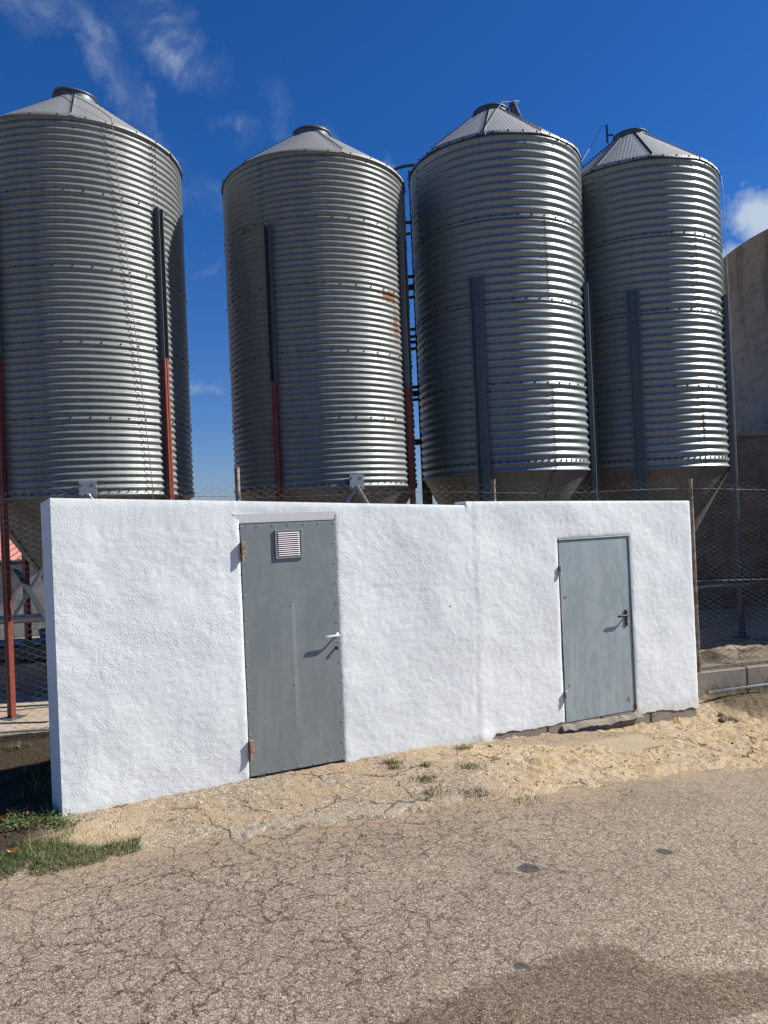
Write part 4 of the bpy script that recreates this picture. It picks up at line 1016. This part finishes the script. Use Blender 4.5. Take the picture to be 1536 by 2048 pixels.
# ------------------------------------------------------------------ small things on the ground
def blades(pts, name, hmin, hmax, width=.0035, lean=.9, dry=.2):
    n = len(pts); pts = np.array(pts); h = RNG.uniform(hmin, hmax, n); a = RNG.uniform(0, 2 * PI, n); l = RNG.uniform(.25, lean, n); wd_ = RNG.uniform(.6, 1.2, n) * width
    dx, dy_ = np.cos(a), np.sin(a); b = RNG.uniform(0, 2 * PI, n); ux, uy = np.cos(b), np.sin(b)
    rows = []
    for t, ww in ((0, 1), (.5, .8), (1, .12)):
        cx_ = pts[:, 0] + dx * h * l * t * t; cy_ = pts[:, 1] + dy_ * h * l * t * t; cz_ = pts[:, 2] + h * (t - .35 * l * t * t)
        for sg in (-1, 1): rows.append(np.stack([cx_ + sg * ux * wd_ * ww, cy_ + sg * uy * wd_ * ww, cz_], -1))
    P = np.stack(rows, 1).reshape(-1, 3); i = np.arange(n)[:, None] * 6
    Q = np.concatenate([i + np.array([[0, 1, 3, 2]]), i + np.array([[2, 3, 5, 4]])])
    me = mesh_np(name, P, Q); tone = np.clip(RNG.normal(.35, .22, n) + (RNG.random(n) < dry) * .55, 0, 1); setattr_f(me, 'tone', np.repeat(tone, 6)); me.materials.append(MAT_GRASS); return me


def scatter(poly, n, thr=None):
    xs_, ys_ = zip(*poly); out = []
    while len(out) < n:
        X_ = RNG.uniform(min(xs_), max(xs_), 4000); Y_ = RNG.uniform(min(ys_), max(ys_), 4000); ok = poly_mask(X_, Y_, poly) > 0
        if thr is not None: ok &= fbm(X_ * 4, Y_ * 4, 3, 22) > thr
        out += [(x, y, zg(x, y) - .003) for x, y in zip(X_[ok], Y_[ok])]
    return out[:n]


gp = scatter([(-3.4, 4.02), (-2.3, 4.33), (-1.95, 4.47), (-1.62, 4.68), (-1.68, 4.86), (-1.9, 4.74), (-2.1, 4.82), (-2.35, 4.86), (-3.6, 4.6)], 15000, -.35)
gp += scatter([(-4.2, 4.5), (-2.1, 4.75), (-2.22, 5.15), (-2.45, 5.3), (-4.2, 5.6)], 4200, .02)
tag(link('grass', blades(gp, 'grass', .02, .06, .0016, 1.0, .18)), 'short green grass along the road edge at lower left', kind='stuff')
gp = scatter([(-3.4, 4.1), (-2.3, 4.4), (-1.7, 4.75), (-2.1, 4.85), (-2.4, 5.25), (-3.8, 5.3)], 420, -.2)
tag(link('dry_stalks', blades(gp, 'dry_stalks', .07, .15, .0014, 1.3, .85)), 'long dry grass stalks among the green grass at lower left', kind='stuff')
gp = scatter([(-4.4, 5.25), (-2.4, 5.3), (-3.0, 6.5), (-4.4, 6.2)], 2500, .0)
tag(link('shade_weeds', blades(gp, 'shade_weeds', .03, .10, .003, 1.0, .2)), 'sparse weeds in the black shadow left of the wall', kind='stuff')
gp = []
for _ in range(1700):
    a = RNG.uniform(6.9, 9.5); gp.append((*yard_pt(a, -.02 - abs(RNG.normal(0, .09))), -.085))
tag(link('kerb_grass', blades(gp, 'kerb_grass', .02, .09, .002, .8, .3)), 'green and yellow grass growing along the kerb foot', kind='stuff')
tufts = [(-.03, 6.12, 170, .08, 'tuft nearest the tall door, right of its foot'), (-.01, 6.0, 110, .06, 'thin tuft just below the one by the tall door'), (.22, 5.72, 190, .09, 'round grass tuft in the middle of the bare dirt'),
         (.25, 6.02, 90, .05, 'pale sparse tuft close under the wall'), (.60, 5.97, 200, .11, 'wide tuft left of the exposed footing blocks'), (.59, 5.42, 210, .13, 'dense tuft at the road edge'),
         (.27, 5.42, 130, .13, 'dry flat tuft at the road edge, left of the dense one'), (1.74, 5.56, 80, .12, 'yellowish sparse tuft far right on the road edge'), (.60, 6.46, 120, .07, 'tuft growing against the foot of the wall'),
         (.95, 5.36, 110, .14, 'flat brownish tuft right of the dense road-edge one'), (-1.06, 5.93, 60, .035, 'tiny weed under the left corner of the tall door')]
for (x, y, n, r, lab) in tufts:
    pts = [(x + RNG.normal(0, r * .6), y + RNG.normal(0, r * .4)) for _ in range(n)]; pts = [(a - x, b - y, zg(a, b) - zg(x, y) - .002) for a, b in pts]
    o = empty('grass_tuft', (x, y, zg(x, y))); tag(o, lab, 'weed', 'grass tufts on the dirt verge'); tag(link('blades', blades(pts, 'blades', .02, .055, .002, 1.0, .25), o), kind='stuff')
# leafy weeds at the corner of the wall
def leaf_clump(cx_, cy_, n, r):
    mb = MB()
    for _ in range(n):
        p = Vector((RNG.normal(0, r), RNG.normal(0, r * .6), RNG.uniform(.005, .055))); s = RNG.uniform(.008, .017); q = Matrix.Rotation(RNG.uniform(0, 6.3), 3, 'Z') @ Matrix.Rotation(RNG.uniform(-.8, .8), 3, 'X')
        vs = [Vector((-s, 0, 0)), Vector((-.2 * s, s * .5, .2 * s)), Vector((s, 0, 0)), Vector((-.2 * s, -s * .5, .2 * s))]
        mb.add([p + q @ v for v in vs], [(0, 1, 2, 3)])
    me = mb.mesh('leafy_weed'); setattr_f(me, 'tone', np.repeat(np.clip(RNG.normal(.45, .15, n), 0, 1), 4)); me.materials.append(MAT_GRASS); return me
for (x, y, n, r, lab) in [(-2.62, 5.12, 240, .10, 'leafy green weed left of the wall corner'), (-2.34, 5.16, 170, .07, 'leafy weed touching the corner of the wall'), (-2.85, 4.98, 190, .10, 'leafy weed at the left edge by the orange leaf')]:
    o = empty('leafy_weed', (x, y, zg(x, y))); tag(o, lab, 'weed', 'leafy weeds by the wall corner'); tag(link('foliage', leaf_clump(x, y, n, r), o), kind='stuff')
for (x, y, s, lab) in [(-2.76, 5.22, .06, 'curled orange dry leaf at the left edge below the shadow'), (-2.42, 4.68, .035, 'small orange leaf lying on the grass'), (-2.60, 5.27, .03, 'small brown-orange leaf right of the big curled one')]:
    mb = MB(); mb.add([(-s, 0, .015), (-s * .3, s * .6, .03), (s * .6, s * .4, .01), (s, 0, .035), (s * .4, -s * .5, .012), (-s * .4, -s * .5, .03), (0, 0, .005)], [(0, 1, 6), (1, 2, 6), (2, 3, 6), (3, 4, 6), (4, 5, 6), (5, 0, 6)])
    o = mb.build('dry_leaf', MAT_LEAF, loc=(x, y, zg(x, y) + .02), rot=(.3, .2, random.uniform(0, 6))); tag(o, lab, 'leaf')


# pebbles and crumbs
def pebbles(name, pts, smin, smax):
    base = np.array([(0, 0, 1), (.9, 0, .1), (.3, .85, 0), (-.7, .5, .05), (-.7, -.5, 0), (.3, -.85, .1), (0, 0, -1)], float)
    fs_ = [(0, 1, 2), (0, 2, 3), (0, 3, 4), (0, 4, 5), (0, 5, 1), (6, 2, 1), (6, 3, 2), (6, 4, 3), (6, 5, 4), (6, 1, 5)]
    n = len(pts); P = np.zeros((n, 7, 3)); s = smin * (smax / smin) ** (RNG.random(n) ** 2.2)
    an = RNG.uniform(0, 2 * PI, n)
    for i in range(n):
        q = base * (1 + RNG.uniform(-.3, .3, (7, 3))) * np.array([1, RNG.uniform(.6, 1), RNG.uniform(.4, .8)]) * s[i]; ca, sa = math.cos(an[i]), math.sin(an[i])
        P[i] = np.stack([q[:, 0] * ca - q[:, 1] * sa, q[:, 0] * sa + q[:, 1] * ca, q[:, 2]], -1) + np.array(pts[i]) + [0, 0, s[i] * .25]
    Q = (np.array(fs_)[None] + np.arange(n)[:, None, None] * 7).reshape(-1, 3)
    me = mesh_np(name, P.reshape(-1, 3), Q); setattr_f(me, 'tone', np.repeat(RNG.random(n), 7)); me.materials.append(MAT_PEB); return me
pp = scatter([(-2.2, 4.6), (0, 5.15), (2.9, 5.8), (5.4, 7.2), (5.2, 8.3), (3.6, 8.2), (3.2, 7.7), (.9, 6.65), (-2.2, 5.3)], 2600)
pp2 = scatter([(.6, 5.5), (2.9, 6.3), (5.4, 7.2), (5.2, 8.3), (3.6, 8.2), (3.2, 7.7), (.9, 6.65)], 1500, .12)
tag(link('gravel', pebbles('gravel', pp + pp2, .0028, .016)), 'loose stones and crumbs scattered over the sandy dirt', kind='stuff')
pr_ = [(RNG.uniform(-2.2, 3.0), RNG.uniform(2.8, 5.4)) for _ in range(500)]
pr_ = [(x, y, float(G(x, y)) + .001) for x, y in pr_ if y < np.interp(x, EX, EY)]
tag(link('road_grit', pebbles('road_grit', pr_, .002, .006)), 'tiny loose grit on the road', kind='stuff')
twm = MB()
for _ in range(170):
    x, y = RNG.uniform(-2.1, 4.8), RNG.uniform(4.7, 7.6)
    if y < np.interp(x, EX, EY) + .05 or ((x - WO[0]) * WN[0] + (y - WO[1]) * WN[1]) < .04: continue
    a = RNG.uniform(0, 6.28); l = RNG.uniform(.012, .05); z = zg(x, y) + .004
    twm.tube([(x, y, z), (x + l * .5 * math.cos(a), y + l * .5 * math.sin(a), z + .004), (x + l * math.cos(a + .3), y + l * math.sin(a + .3), z)], .0012, 3, caps=False)
tag(twm.build('straw_litter', MAT_WOOD), 'scattered bits of twig and straw on the dirt', kind='stuff')
# half-buried slab in front of the second door, and loose chunks by the right end
mb = MB(); mb.box((0, 0, 0), (.95, .34, .05), bev=.01); o = mb.build('paving_slab', MAT_SLAB, loc=(1.95, 6.72, zg(1.95, 6.72) - .026), rot=(.035, .012, WA - .02)); tag(o, 'worn concrete slab half buried in the sand below the shorter door', 'slab')
for (x, y, s, lab) in [(3.42, 7.74, .06, 'broken mortar lump at the right foot of the white wall'), (3.55, 7.66, .035, 'small broken lump just right of the wall foot'), (.86, 6.62, .035, 'small stone beside the first footing block')]:
    me = pebbles('stone', [(0, 0, 0)], s, s * 1.001); tag(link('stone', me, loc=(x, y, zg(x, y))), lab, 'stone')
